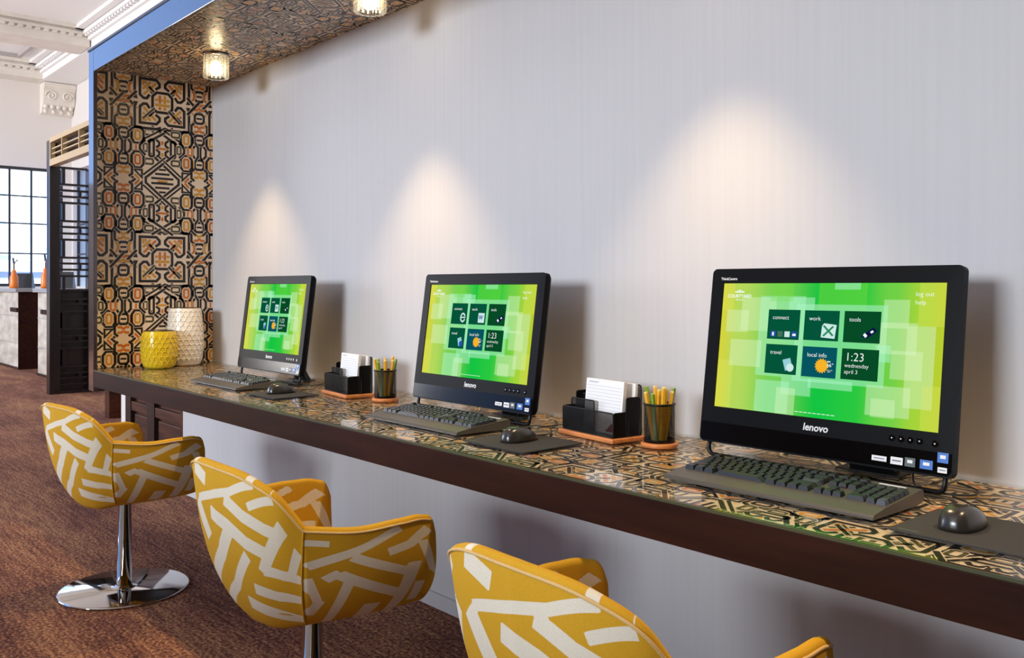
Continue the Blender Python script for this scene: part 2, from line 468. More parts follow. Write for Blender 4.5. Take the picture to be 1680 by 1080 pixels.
def interlace(a0, a1, b0, b1, ca, cb, z_of, u=U, accents=(2, 2, 3, 3, 3, 2)):
    """flat print covering [a0,a1]x[b0,b1] (metres); medallions at ca + i*.38, cb + j*.79; z_of(a,b,level)->xyz"""
    PA, PB = 24 * u, 50 * u
    seen = set(); rib = []
    for col, closed, w, pts in ELEMS:
        for sx in (1, -1):
            for sy in (1, -1):
                rib.append((col, closed, w, [(x * sx, y * sy) for x, y in pts]))
    bm = bmesh.new()
    i0, i1 = int(math.floor((a0 - ca) / PA)) - 1, int(math.ceil((a1 - ca) / PA)) + 1
    j0, j1 = int(math.floor((b0 - cb) / PB)) - 1, int(math.ceil((b1 - cb) / PB)) + 1
    for i in range(i0, i1 + 1):
        for j in range(j0, j1 + 1):
            for idx, (col, closed, w, pts) in enumerate(rib):
                Q = [(ca + i * PA + x * u, cb + j * PB + y * u) for x, y in pts]
                if max(p[0] for p in Q) < a0 or min(p[0] for p in Q) > a1 or max(p[1] for p in Q) < b0 or min(p[1] for p in Q) > b1: continue
                key = (col, len(pts), round(sum(p[0] for p in Q), 3), round(sum(p[1] for p in Q), 3), round(sum(abs(p[0] * p[1]) for p in Q), 3), tuple(sorted((round(p[0], 3), round(p[1], 3)) for p in Q))[0])
                if key in seen: continue
                seen.add(key)
                lev = (idx * 7) % 12
                c = col
                if col in (O_, Y_): c = random.choice(accents)
                for wid, cc, h in (((w + .28) * u, 0, lev), (w * u, c, lev + .5)):
                    L, Rr = ribbon(Q, wid, closed)
                    vl = [bm.verts.new((p[0], p[1], h)) for p in L]; vr = [bm.verts.new((p[0], p[1], h)) for p in Rr]
                    m = len(Q)
                    for k in range(m if closed else m - 1):
                        k2 = (k + 1) % m
                        try:
                            f = bm.faces.new((vr[k], vr[k2], vl[k2], vl[k])); f.material_index = cc
                        except ValueError: pass
    for co, no in (((a0, 0, 0), (-1, 0, 0)), ((a1, 0, 0), (1, 0, 0)), ((0, b0, 0), (0, -1, 0)), ((0, b1, 0), (0, 1, 0))):
        bmesh.ops.bisect_plane(bm, geom=list(bm.verts) + list(bm.edges) + list(bm.faces), plane_co=co, plane_no=no, clear_outer=True)
    v = [bm.verts.new((a, b, -1)) for a, b in ((a0, b0), (a1, b0), (a1, b1), (a0, b1))]
    bm.faces.new(v).material_index = 0
    for q in bm.verts: q.co = Vector(z_of(q.co.x, q.co.y, q.co.z + 1))
    me = bpy.data.meshes.new('printed_pattern'); bm.to_mesh(me); bm.free()
    return me
EPS = .00007

# patterned end panel
o = MB().box(XP - .05, XP, YF + .02, WY, .655, 2.275).build('wall_left', M_frame); tag(o, kind='structure')
me = interlace(YF + .021, WY - .001, ZT, ZS, 1.655, 1.29, lambda a, b, h: (XP + .0003 + h * EPS, a, b))
p = link('printed_pattern', me, o, M_pr); tag(p, kind='stuff')

# soffit with the same print
s = empty('patterned_soffit', (-1.6, 1.6, ZS))
tag(s, 'soffit over the desk covered in brown and gold interlace print', 'soffit')
MB().box(XP + 1.6, XR + 1.6, YF + .02 - 1.6, WY - 1.6, .001, .075).build('board', M_blackwood, s)
me = interlace(YF + .021, WY, XP, XR, 1.655, -3.9, lambda a, b, h: (b + 1.6, a - 1.6, .0005 - h * EPS), U * .8, (2, 3, 4, 1, 3))
p = link('printed_pattern', me, s, M_pr); tag(p, kind='stuff')

# lacquered wooden frame: post and beam
s = empty('niche_frame', (-4.52, YF, .655))
tag(s, 'dark lacquered wood frame, post and beam, around the front of the niche', 'frame')
MB().bbox(-.045, .03, 0, .018, 0, 1.62, .002).build('post', M_frame, s)
MB().bbox(.03, XR + 4.52, 0, .018, 1.515, 1.62, .002).build('beam', M_frame, s)
MB().box(-.05, XR + 4.52, -.004, .03, 1.6205, 1.63).build('top_cap', M_blackwood, s)

# desk
s = empty('wall_desk', (-1.6, 1.6, .677))
tag(s, 'long wall desk with dark wood edge and interlace top under glass', 'desk')
MB().bbox(XP + .095 + 1.6, XR + 1.6, YF - 1.6, YF + .03 - 1.6, 0, .0755, .002).build('front_rail', M_wood, s)
MB().box(XP + 1.6 + .001, XR + 1.6, YF + .03 - 1.6, WY - 1.6 - .0005, .005, .0735).build('worktop', M_blackwood, s)
me = interlace(YF + .002, WY - .001, XP + .002, XR, 1.63, -3.86, lambda a, b, h: (b + 1.6, a - 1.6, .0758 - .0014 + h * EPS), U * .8, (2, 3, 4, 3, 1, 3))
p = link('printed_pattern', me, s, M_pr); tag(p, kind='stuff')
MB().box(XP + 1.6 + .002, XR + 1.6, YF + .003 - 1.6, WY - 1.6 - .001, .0762, .081).build('glass_sheet', M_glass, s)
MB().box(XP + .095 + 1.6, XR + 1.6, YF - .0005 - 1.6, YF + .003 - 1.6, .0757, .081).build('glass_edge', M_gedge, s)

# --- far hall -------------------------------------------------------------
XW = -17.0; YS = 4.56; ZC = 4.94; ZB = 4.66
# end wall with the big window
wy0, wy1, wz0, wz1 = .0, 4.42, 1.16, 3.20
b = MB(); b.box(XW - .3, XW, -.6, YS, 0, wz0); b.box(XW - .3, XW, -.6, YS, wz1, ZC); b.box(XW - .3, XW, -.6, wy0, wz0, wz1); b.box(XW - .3, XW, wy1, YS, wz0, wz1)
o = b.build('wall_end', M_farwall); tag(o, kind='structure')
b = MB(); b.box(XW - .3, 6, YS, YS + .2, 0, wz0); b.box(XW - .3, 6, YS, YS + .2, wz1, ZC); b.box(-13.2, 6, YS, YS + .2, wz0, wz1); b.box(XW - .3, -16.9, YS, YS + .2, wz0, wz1)
o = b.build('wall_side', M_farwall); tag(o, kind='structure')
b = MB(); b.box(XW - .3, -9.0, -.6, YS + .2, ZC, ZC + .15); b.box(-9.0, 6.2, -8.2, YS + .2, ZC, ZC + .15)
o = b.build('ceiling', M_plaster); tag(o, kind='structure')
o = MB().box(-9.0, 6.2, -8.2, -8.0, 0, ZC).build('unseen_wall_front', M_tan); tag(o, kind='structure')  # out of view, added to shut out sky and bounce warm light
o = MB().box(6.0, 6.2, -8.0, YS, 0, ZC).build('unseen_wall_right', M_tan); tag(o, kind='structure')  # also unseen and added, closes off the sky from this side
o = MB().box(XW - .3, XW, -8, -.6, 0, 3.0).build('dark_reflection_wall', M_wood); tag(o, kind='structure')  # unseen dark slab, added to darken the reflection low on the post
o = MB().box(-2.9, 3.5, -1.45, -1.3, 0, 1.10).build('low_light_blocker', M_wood); tag(o, kind='structure')  # unseen, added behind the camera to hold window light off the lower wall
w2 = tag(empty('window_2', (-15, YS, wz0)), kind='structure')
for k in range(6):
    x = -1.9 + k * .74
    MB().box(x - .015, x + .015, .06, .11, 0, wz1 - wz0).build('mullion', M_muntin, w2)
    if k < 5: MB().box(x + .016, x + .724, .08, .086, 0, wz1 - wz0).build('pane', M_pane, w2)
for z in (.56, 1.08, 1.55): MB().box(-1.9, 1.8, .065, .105, z - .012, z + .012).build('glazing_bar', M_muntin, w2)
w = tag(empty('window_1', (XW, 1.2, wz0)), kind='structure')
pitch = .334
ys = [y for y in np.arange(3.595 - pitch * 10, wy1 - .05, pitch)]
zs = [1.743 - .02, 2.238, 2.708]
def wb(name, *a, m=M_muntin): return MB().box(*a).build(name, m, w)
fy0, fy1 = wy0 - 1.2, wy1 - 1.2; fh = wz1 - wz0
wb('frame_stile', -.12, -.02, fy0, fy0 + .05, 0, fh); wb('frame_stile', -.12, -.02, fy1 - .05, fy1, 0, fh)
wb('frame_rail', -.12, -.02, fy0 + .05, fy1 - .05, 0, .05); wb('frame_rail', -.12, -.02, fy0 + .05, fy1 - .05, fh - .05, fh)
for y in ys: wb('mullion', -.09, -.04, y - 1.2 - .014, y - 1.2 + .014, .05, fh - .05)
for z in zs: wb('glazing_bar', -.085, -.045, fy0 + .05, fy1 - .05, z - wz0 - .012, z - wz0 + .012)
yy = [wy0 + .05] + list(ys) + [wy1 - .05]; zz = [wz0 + .05] + zs + [wz1 - .05]
for i in range(len(yy) - 1):
    if yy[i + 1] < 2.6: continue
    for k in range(len(zz) - 1):
        wb('pane', -.068, -.062, yy[i] - 1.2 + .014, yy[i + 1] - 1.2 - .014, zz[k] - wz0 + .012, zz[k + 1] - wz0 - .012, m=M_pane)
wb('pane', -.068, -.062, fy0 + .05, 2.3 - 1.2, .05, fh - .05, m=M_pane)
o = MB().box(XW - .02, XW + .14, wy0, wy1, wz0 - .05, wz0).build('trim_1', M_white); tag(o, kind='structure')

# building across the street
s = empty('building', (XW - 9.5, 8, -4))
tag(s, 'pale stone building seen through the tall gridded window', 'building')
MB().box(-4, 0, -4.5, 14, 0, 22).build('wall', M_stone_f, s)
mw = MB().box(-.02, .06, -.7, .7, 0, 2.0).mesh('window'); mw.materials.append(M_fglass)
ml = MB().box(0, .25, -.95, .95, -.22, 0).mesh('sill'); ml.materials.append(M_stone_f)
for i in range(5):
    for k in range(4):
        q = link('window', mw, s); q.location = (.0, -3.2 + i * 2.6, 2.6 + k * 3.6)
        r_ = link('sill', ml, q)
MB().box(0, .3, -4.5, 14, 5.55, 5.85).build('string_course', M_stone_f, s)
MB().box(0, .3, -4.5, 14, 9.2, 9.5).build('string_course', M_stone_f, s)

# ceiling beams, cornices, dentils
def beam_y(name, xc, hw, y0, y1, label):
    s = empty(name, (xc, 0, ZB)); tag(s, label, 'beam')
    h = ZC - ZB
    MB().box(-hw, hw, y0, y1, 0, h).build('beam_body', M_cream, s)
    MB().box(-hw - .035, hw + .035, y0, y1, h * .55, h * .7).build('moulding', M_cream, s)
    MB().box(-hw - .07, hw + .07, y0, y1, h * .82, h * .999).build('crown', M_cream, s)
    d = MB()
    for i in range(int((y1 - y0) / .11)):
        for sg in (1,):
            d.box(sg * hw, sg * (hw + .045), y0 + i * .11, y0 + i * .11 + .06, h * .42, h * .54)
    tag(d.build('dentils', M_cream, s), kind='stuff')
    return s
beam_y('ceiling_beam', -14.2, .28, -.6, 3.98, 'cream plaster ceiling beam with dentils crossing the hall nearest us')
beam_y('ceiling_beam', XW + .2, .2, -.6, 4.0, 'cream plaster beam with dentils running along the top of the window wall')
s = empty('ceiling_beam', (-10, 4.2, ZB)); tag(s, 'white plaster beam with stepped cornice running along the hall side', 'beam')
h = ZC - ZB
MB().box(XW + 10 + .001, 12, -.2, .35, 0, h).build('beam_body', M_plaster, s)
for k, (d0, z0, z1) in enumerate(((.05, h * .35, h * .5), (.12, h * .6, h * .78), (.22, h * .82, h * .999))):
    MB().box(XW + 10.4, 12, -.2 - d0, -.2, z0, z1).build('cornice_step', M_plaster, s)
d = MB()
for i in range(150): d.box(XW + 10.6 + i * .12, XW + 10.66 + i * .12, -.2 - .1, -.2, h * .5, h * .595)
tag(d.build('dentils', M_plaster, s), kind='stuff')
# coffer mouldings
for x0, x1, y0, y1 in ((-16.3, -14.7, -.5, 3.6),):
    s = empty('coffer_moulding', ((x0 + x1) / 2, (y0 + y1) / 2, ZC)); tag(s, 'thin grey rectangular moulding on the bright coffered ceiling', 'moulding')
    a, b_ = (x1 - x0) / 2, (y1 - y0) / 2
    m2 = mat('grey_moulding', (176, 170, 168), .6)
    for n_, q in (('strip', (-a, a, -b_, -b_ + .06)), ('strip', (-a, a, b_ - .06, b_)), ('strip', (-a, -a + .06, -b_ + .06, b_ - .06)), ('strip', (a - .06, a, -b_ + .06, b_ - .06))):
        MB().box(*q, -.05, -.001).build(n_, m2, s)

# carved corbel
def corbel(x, y, z, label):
    s = empty('corbel', (x, y, z)); tag(s, label, 'corbel')
    prof = [(0, 0), (.10, .02), (.13, .07), (.12, .11), (.20, .16), (.25, .26), (.25, .40), (.30, .44), (.30, .52), (0, .52)]
    b = MB(); n = len(prof)
    v = [(p_, -.25, q_) for p_, q_ in prof] + [(p_, .25, q_) for p_, q_ in prof]
    b.add(v, [tuple(range(n)), tuple(range(n, 2 * n))[::-1]] + [(i, (i + 1) % n, n + (i + 1) % n, n + i) for i in range(n)])
    b.build('bracket', M_cream, s)
    for yy in (-.13, .13):
        pts = []
        for k in range(26):
            a = k * .42; r = .095 * (1 - k / 30)
            pts.append((.255, yy + r * math.cos(a) * (1 if yy > 0 else -1), .30 + r * math.sin(a)))
        MB().tube(pts, .016, 6).build('scroll', M_cream, s)
    for k in range(5):
        y_ = -.2 + k * .1
        MB().lathe([(.001, -.045), (.03, -.03), (.042, 0), (.03, .03), (.001, .045)], 8, (.16, y_, .13), cap0=False, cap1=False).build('leaf', M_cream, s)
    for k in range(4):
        y_ = -.19 + k * .127
        MB().lathe([(.001, -.04), (.03, -.02), (.035, 0), (.02, .03), (.001, .05)], 8, (.12, y_, .05), cap0=False, cap1=False).build('leaf', M_cream, s)
    return s
corbel(XW, 4.30, 4.13, 'carved plaster corbel with scrolls in the far corner of the hall')

# dark lattice screen; the header carries gold light in its colour
s = empty('lattice_screen', (-10.5, 2.58, 0))
tag(s, 'tall dark wood lattice screen of horizontal slats behind the patterned panel', 'screen')
MB().bbox(-.06, .06, 0, .105, 0, 2.72, .004).build('post', M_blackwood, s)
MB().bbox(-.05, .05, .39, .60, .03, 2.44, .004).build('post', M_blackwood, s)
MB().box(-.06, .06, .106, .60, 0, .03).build('bottom_rail', M_blackwood, s)
def latz(cy): return 1.15 + (471 - (cy / 2.16 + 180)) * 9.66 / 1469
for cy in (205, 264, 285, 307, 329, 394, 415, 438, 460, 524, 545, 567, 590, 640, 672, 690, 716, 779, 803, 823, 847, 912, 935, 953, 975):
    z = latz(cy)
    MB().box(-.03, .03, .106, .389, z - .011, z + .011).build('slat', M_blackwood, s)
for c0, c1, yq in ((205, 264, .135), (285, 307, .30), (329, 394, .135), (415, 438, .30), (460, 524, .135), (545, 567, .30), (590, 640, .135), (672, 690, .30), (716, 779, .135), (803, 823, .30), (847, 912, .135), (935, 953, .30)):
    MB().box(-.025, .025, yq, yq + .03, latz(c1) + .0115, latz(c0) - .0115).build('spacer', M_blackwood, s)
MB().box(-.045, -.032, .106, .389, .031, latz(640)).build('back_panel', M_blackwood, s)
s = empty('header_frieze', (-9.2, 2.58, 2.44))
tag(s, 'wood header coloured as if gold-lit with dark slots above the lattice screen', 'frieze')
MB().box(-1.24, 1.0, 0, .08, .25, .30).build('top_rail', M_gold_lit_wood, s)
MB().box(-1.24, 1.0, 0, .08, 0, .07).build('bottom_rail', M_gold_lit_wood, s)
MB().box(-1.24, 1.0, .065, .08, .071, .249).build('back_board', M_blackwood, s)
for z in (.12, .175): MB().box(-1.19, .95, .012, .05, z, z + .013).build('bar', M_gold_lit_wood, s)
for x in (-1.24, -.8, -.2, .4, .95): MB().box(x, x + .022, .002, .052, .0705, .2495).build('divider', M_gold_lit_wood, s)
s = empty('square_post', (-8.25, 2.55, 0)); tag(s, 'brown wooden post with a joint line standing left of the desk end', 'post')
MB().bbox(-.06, .06, -.05, .05, 0, .34, .004).build('plinth', M_redwood, s); MB().bbox(-.055, .055, -.045, .045, .3405, 2.438, .004).build('shaft', M_redwood, s)
s = MB().bbox(-7.62, -7.5, 2.42, 2.54, 0, 2.2, .004).build('pilaster', M_white); tag(s, 'narrow white pilaster between the brown post and the dark cabinet', 'pilaster')

# panelled cabinet beyond the wall end
s = empty('panelled_cabinet', (-5.52, WY + .02, 0)); tag(s, 'dark wooden panelled cabinet under the far end of the desk', 'cabinet')
MB().box(-.5, .525, .03, .5, 0, .9).build('body', M_redwood, s)
for x0, x1 in ((-.5, -.40), (-.10, .02), (.44, .525)): MB().box(x0, x1, 0, .03, 0, .9).build('stile', M_blackwood if x0 < 0 else M_redwood, s)
for x0, x1 in ((-.40, -.10), (.02, .44)):
    for z0, z1 in ((0, .08), (.36, .42), (.82, .9)): MB().bbox(x0, x1, .004, .03, z0, z1, .004).build('rail', M_redwood, s)
    for z0, z1 in ((.1, .34), (.44, .80)): MB().bbox(x0 + .02, x1 - .02, .018, .03, z0, z1, .006).build('panel', M_redwood, s)

# reception counters with stone fronts
def counter(x0, x1, yb, label, blabel):
    s = empty('reception_counter', ((x0 + x1) / 2, yb, 0)); tag(s, label, 'counter')
    a = (x1 - x0) / 2
    MB().box(a - .03, a, 0, .62, 0, 1.08).build('end_panel', M_wood, s)
    MB().box(-a, a - .031, .02, .6, 0, 1.08).build('stone_front', M_stone, s)
    MB().box(-a - .02, a + .03, -.04, .66, 1.081, 1.13).build('countertop', M_counter, s)
    MB().box(-a, a - .031, .0, .019, .0, .03).build('kick', M_blackwood, s)
    MB().bbox(a - .45, a - .06, -.012, .012, .80, .86, .004).build('handle', M_wood, s)
    for z in (.36, .74): MB().box(-a, a - .031, .0125, .0195, z, z + .008).build('joint', M_counter, s)
    return s
counter(-15.6, -13.85, 3.03, 'stone fronted reception counter with dark end panel under the window', '')
counter(-12.9, -12.2, 3.03, 'stone fronted reception counter partly hidden behind the lattice screen', '')
def bottle(x, y, z, label):
    s = empty('bottle', (x, y, z)); tag(s, label, 'bottle', 'orange bottles on the counters')
    MB().lathe([(.055, 0), (.06, .03), (.055, .16), (.03, .22), (.028, .26)], 16).build('body', M_orange_b, s)
    MB().tube([(0, 0, .26), (0, 0, .34), (.02, .01, .38), (.06, .03, .40)], .012, 6).build('spout', M_chrome, s)
    MB().tube([(0, 0, .33), (-.03, .0, .39), (-.05, 0, .43)], .012, 6).build('spout', M_dmetal, s)
bottle(-14.3, 3.07, 1.131, 'orange bottle with a metal spout on the farther counter')
bottle(-12.6, 3.07, 1.131, 'orange bottle with a dark spout on the nearer counter')
def menu(x, y, z, rz, label):
    s = empty('menu_stand', (x, y, z), rz); tag(s, label, 'menu stand')
    MB().prism([(-.08, 0), (.08, 0), (-.02, .22), (-.05, .22)], 'x', -.13, .13).build('panel', M_black, s)
menu(-14.75, 3.3, 1.131, R(60), 'black menu stand beside the bottle on the farther counter')
menu(-12.85, 3.35, 1.131, R(60), 'black menu stand beside the bottle on the nearer counter')

# ------------------------------------------------------------------ chairs
#CHAIR-BEGIN
def crom(xs, P, t):
    """smooth interpolation through P at parameters xs"""
    xs = np.array(xs, float); P = np.array(P, float); t = np.atleast_1d(np.array(t, float))
    d = np.gradient(P, xs, axis=0)
    i = np.clip(np.searchsorted(xs, t, side='right') - 1, 0, len(xs) - 2)
    h = (xs[i + 1] - xs[i]); u = ((t - xs[i]) / h)[:, None]; h = h[:, None]
    return (2 * u**3 - 3 * u**2 + 1) * P[i] + (u**3 - 2 * u**2 + u) * h * d[i] + (-2 * u**3 + 3 * u**2) * P[i + 1] + (u**3 - u**2) * h * d[i + 1]
RIM_B = ([0, .45, .75, 1.0], [(0, -.255, .738), (.15, -.240, .727), (.222, -.205, .690), (.244, -.155, .622)])
RIM_A = ([1, 1.33, 1.7, 1.88, 1.96, 2.0], [(.244, -.155, .622), (.272, -.04, .606), (.280, .08, .607), (.270, .15, .602), (.262, .178, .588), (.258, .188, .560)])
BOT_B = ([0, .5, 1.0], [(0, -.15, .362), (.095, -.14, .37), (.165, -.105, .388)])
BOT_A = ([1, 1.5, 2.0], [(.165, -.105, .388), (.200, .03, .39), (.212, .172, .392)])
def rim(p): return crom(*(RIM_B if p <= 1 else RIM_A), p)[0]
def bot(p): return crom(*(BOT_B if p <= 1 else BOT_A), p)[0]
def outer(p, q):
    """point on the outer cloth: p around (0 centre back, 1 seam, 2 arm front), q up (0 bottom edge, 1 rim)"""
    r_, b = rim(p), bot(p)
    if p <= 1: n = np.array([p * .75, -1 + .35 * p, 0])
    else: n = np.array([1, -.35 * (2 - p) + .1 * (p - 1), 0])
    n /= np.linalg.norm(n)
    bulge = .028 * math.sin(math.pi * min(1, q) ** .8)
    e = b * (1 - q) + r_ * q
    zq = b[2] + (r_[2] - b[2]) * (q ** 1.12)
    e = e + n * bulge; e[2] = zq
    return e, n
#CHAIR-END
STRIPS = {}   # (p,q) centre lines of the white strips and half widths, in metres along the cloth
#STRIPS-HERE
STRIPS = {'back': [(0.0092, [(-0.1036, 0.2992), (0.067, 0.3412), (0.1523, 0.38)]), (0.0091, [(0.1327, 0.3251), (0.2114, 0.3735)]), (0.0146, [(0.0408, 0.3219), (0.113, 0.2992), (0.1852, 0.2928), (0.2377, 0.2992)]), (0.0162, [(-0.0347, 0.2799), (0.0473, 0.2637), (0.1195, 0.2411), (0.1884, 0.2347)]), (0.0189, [(0.0572, 0.2637), (-0.0019, 0.1927), (-0.1397, 0.0925)]), (0.0146, [(0.1195, 0.212), (0.0375, 0.1216), (-0.1102, 0.0344)]), (0.0166, [(0.2409, 0.3283), (0.172, 0.183)]), (0.0141, [(0.172, 0.1894), (0.2377, 0.1959), (0.3, 0.2153)]), (0.0122, [(0.2869, 0.3025), (0.2672, 0.2088)]), (0.0151, [(0.1261, 0.1313), (0.2147, 0.1248), (0.3, 0.1377)]), (0.0192, [(0.0736, 0.0828), (0.1786, 0.0667), (0.3, 0.0441)]), (0.0166, [(-0.1134, 0.3703), (-0.0478, 0.3477)]), (0.022, [(-0.12, 0.2928), (-0.0675, 0.2153)])], 'arm': [(0.0135, [(0.3019, 0.2637), (0.5025, 0.3671)]), (0.0157, [(0.4744, 0.2863), (0.5269, 0.2992), (0.5719, 0.3477)]), (0.0149, [(0.3919, 0.2928), (0.5381, 0.183)]), (0.0174, [(0.54, 0.225), (0.5081, 0.0021)]), (0.0138, [(0.3356, 0.212), (0.3675, 0.2379)]), (0.0167, [(0.3637, 0.2314), (0.525, 0.0893)]), (0.0124, [(0.3863, 0.1991), (0.3469, 0.0021)]), (0.022, [(0.45, 0.0764), (0.4331, 0.0021)]), (0.0103, [(0.3, 0.3445), (0.3469, 0.3412)]), (0.0101, [(0.3019, 0.2217), (0.3244, 0.1119)]), (0.0128, [(0.3262, 0.1281), (0.3019, 0.0667)]), (0.0129, [(0.5569, 0.3025), (0.5944, 0.183)]), (0.0135, [(0.5625, 0.1345), (0.5588, 0.0376)])]}
def weave(S, T, strips):
    v = np.full(S.shape, -1.0)
    for hw, pts in strips:
        for (x0, y0), (x1, y1) in zip(pts[:-1], pts[1:]):
            dx, dy = x1 - x0, y1 - y0; L = math.hypot(dx, dy) + 1e-9
            u = ((S - x0) * dx + (T - y0) * dy) / L
            per = np.abs((S - x0) * dy - (T - y0) * dx) / L
            ext = 0.0
            inside = np.minimum(hw - per, np.minimum(u + ext, L - u + ext))
            v = np.maximum(v, inside)
        if len(pts) > 2:
            for (x0, y0) in pts[1:-1]:
                v = np.maximum(v, hw - np.hypot(S - x0, T - y0))
    return np.clip(.5 + v / .005, 0, 1)

def shell_panel(name, ps, sign, rimf, botf, strips, parent, thick=.025, nq=110, zin=.42, front=False):
    """closed upholstered panel: outer cloth, rolled rim, inner cloth"""
    rings = []; ST = []
    s_acc = 0.0; prev = None
    for p in ps:
        ring = []; st = []
        rr = rimf(p); bb = botf(p)
        _, n = outer(abs(p), .5) if not front else (None, np.array([0, 1.0, 0]))
        if p < 0: n = n * np.array([-1, 1, 1])
        c0 = np.array([bb[0] * .15, bb[1] * .15, .358]); c1 = np.array([bb[0] * .8, bb[1] * .8, bb[2] - .022])
        for k in range(12):
            u = k / 12.0
            q = (1 - u) ** 2 * c0 + 2 * u * (1 - u) * (c1 * 1.0) + u * u * bb
            ring.append(q); st.append((p, -.28 * (1 - u)))
        for k in range(nq + 1):
            q = k / nq
            if front:
                e = bb * (1 - q) + rr * q
            else:
                e, _ = outer(abs(p), q)
                if p < 0: e = e * np.array([-1, 1, 1])
            ring.append(e); st.append((p, q))
        top = ring[-1]
        for k in range(1, 7):
            a = math.pi * k / 6
            ring.append(top - n * (thick / 2) * (1 - math.cos(a)) + np.array([0, 0, 1]) * (thick / 2) * math.sin(a) * .8)
            st.append((p, 1.0))
        z1 = ring[-1][2]
        base = ring[-1]
        m = 40
        for k in range(1, m + 1):
            u = k / m
            q = base.copy(); q[2] = z1 + (min(zin, z1 - .02) - z1) * u
            inw = (bb - rr) * u * .45 ; q[0] += inw[0]; q[1] += inw[1]
            ring.append(q); st.append((p, 1.0 - u * .75))
        ring.append(np.array([bb[0] * .12, bb[1] * .12, .372])); st.append((p, .2))
        rings.append(ring); ST.append(st)
    n = len(rings[0]); N = len(rings)
    V = np.array(rings).reshape(-1, 3); W = np.array(ST).reshape(-1, 2)
    F = []
    for i in range(N - 1):
        for k in range(n):
            k2 = (k + 1) % n
            F.append((i * n + k, (i + 1) * n + k, (i + 1) * n + k2, i * n + k2))
    F.append(tuple(range(n))); F.append(tuple((N - 1) * n + k for k in range(n))[::-1])
    me = bpy.data.meshes.new(name); me.from_pydata([tuple(v) for v in V], [], F)
    sm = [True] * len(F); sm[-1] = sm[-2] = False
    me.polygons.foreach_set('use_smooth', sm)
    bm = bmesh.new(); bm.from_mesh(me); bmesh.ops.recalc_face_normals(bm, faces=list(bm.faces)); bm.to_mesh(me); bm.free()
    # metric cloth coordinates: .30 m per unit p, .38 m per unit q
    T = W[:, 1] * .38
    S = W[:, 0] * .30 if name == 'backrest' else np.abs(W[:, 0]) * .30
    S = np.where(S < -.15, -.30 - S, S)
    val = weave(S, T, strips)
    at = me.attributes.new('weave', 'FLOAT', 'POINT'); at.data.foreach_set('value', val.astype(np.float32))
    return link(name, me, parent, M_fabric)

def make_chair():
    c = empty('tub_chair', (0, 0, 0))
    sb = STRIPS.get('back', []); sa = STRIPS.get('arm', [])
    mir = lambda f: (lambda p: f(abs(p)) * np.array([-1 if p < 0 else 1, 1, 1]))
    shell_panel('backrest', list(np.linspace(-1, 1, 180)), 1, mir(rim), mir(bot), sb, c)
    # the arm pieces stop a hair short of the seam
    pa = list(np.linspace(1.0, 1.8, 70)) + list(np.linspace(1.81, 2.0, 36))
    shell_panel('armrest', pa, 1, mir(rim), mir(bot), sa, c)
    shell_panel('armrest', [-p for p in pa], -1, mir(rim), mir(bot), sa, c)
    fb = lambda p: np.array([.205 * p, .165 + .03 * (1 - p * p), .392 - .012 * (1 - p * p)])
    fr = lambda p: np.array([.215 * p, .20 + .03 * (1 - p * p), .425])
    shell_panel('front_apron', list(np.linspace(-1, 1, 24)), 1, fr, fb, [], c, nq=8, zin=.40, front=True)
    # seat cushion
    b = MB(); prof = [(0.0, .40), (.9, .40), (1.0, .415), (1.0, .44), (.95, .455), (.7, .463), (.3, .466), (0.0, .467)]
    nseg = 48; v = []; f = []
    for r_, z in prof:
        for k in range(nseg):
            a = 2 * math.pi * k / nseg
            ca, sa_ = math.cos(a), math.sin(a)
            ex = math.copysign(abs(ca) ** .6, ca); ey = math.copysign(abs(sa_) ** .6, sa_)
            v.append((.205 * r_ * ex, .02 + .175 * r_ * ey, z))
    for i in range(len(prof) - 1):
        for k in range(nseg):
            k2 = (k + 1) % nseg
            f.append((i * nseg + k, i * nseg + k2, (i + 1) * nseg + k2, (i + 1) * nseg + k))
    b.add(v, f, 0, True)
    o = b.build('seat', M_fabric, c)
    S = np.array(v); at = o.data.attributes.new('weave', 'FLOAT', 'POINT'); at.data.foreach_set('value', np.zeros(len(o.data.vertices), np.float32))
    # rim cord; its paler weave value paints light along the edge
    for sg, nm in ((1, 'lit_piping'),):
        pts = []
        for p in np.linspace(-1.93, 1.93, 120):
            e, n = outer(abs(p), 1.0)
            e = e.copy(); n = n.copy()
            if p < 0: e[0] *= -1; n[0] *= -1
            pts.append(e + n * .001)
        po = MB().tube(pts, .0028, 6).build(nm, M_fabric, c)
        at = po.data.attributes.new('weave', 'FLOAT', 'POINT'); at.data.foreach_set('value', np.full(len(po.data.vertices), .47, np.float32))
    for sg in (1, -1):
        pts = []
        for q in np.linspace(0, 1, 24):
            e, n = outer(1.0, q); e = e.copy(); e[0] *= sg
            pts.append(e + np.array([n[0] * sg, n[1], 0]) * .0004)
        po = MB().tube(pts, .0018, 6).build('seam', M_fabric, c)
        at = po.data.attributes.new('weave', 'FLOAT', 'POINT'); at.data.foreach_set('value', np.full(len(po.data.vertices), .0, np.float32))
    MB().lathe([(.220, 0), (.230, .001), (.233, .004), (.232, .008), (.226, .0105), (.05, .0125), (.034, .015), (.030, .022)], 72).build('base_plate', M_chrome, c)
    MB().lathe([(.026, .0225), (.026, .335), (.045, .341), (.045, .362)], 32).build('column', M_chrome, c)
    return c
ch = make_chair()
tag(ch, 'yellow and white tub chair farthest from us, its round steel base fully visible', 'chair', 'tub chairs along the desk')
ch.location = (-3.534, 1.134, 0.0)
c2 = copy_tree(ch); c2.location = (-1.99, 1.086, 0); c2['label'] = 'middle of the three yellow and white tub chairs, only a stub of column showing'
c3 = copy_tree(ch); c3.location = (-.985, 1.12, 0); c3.rotation_euler[2] = R(-2); c3['label'] = 'nearest yellow and white tub chair, cut off by the bottom edge'

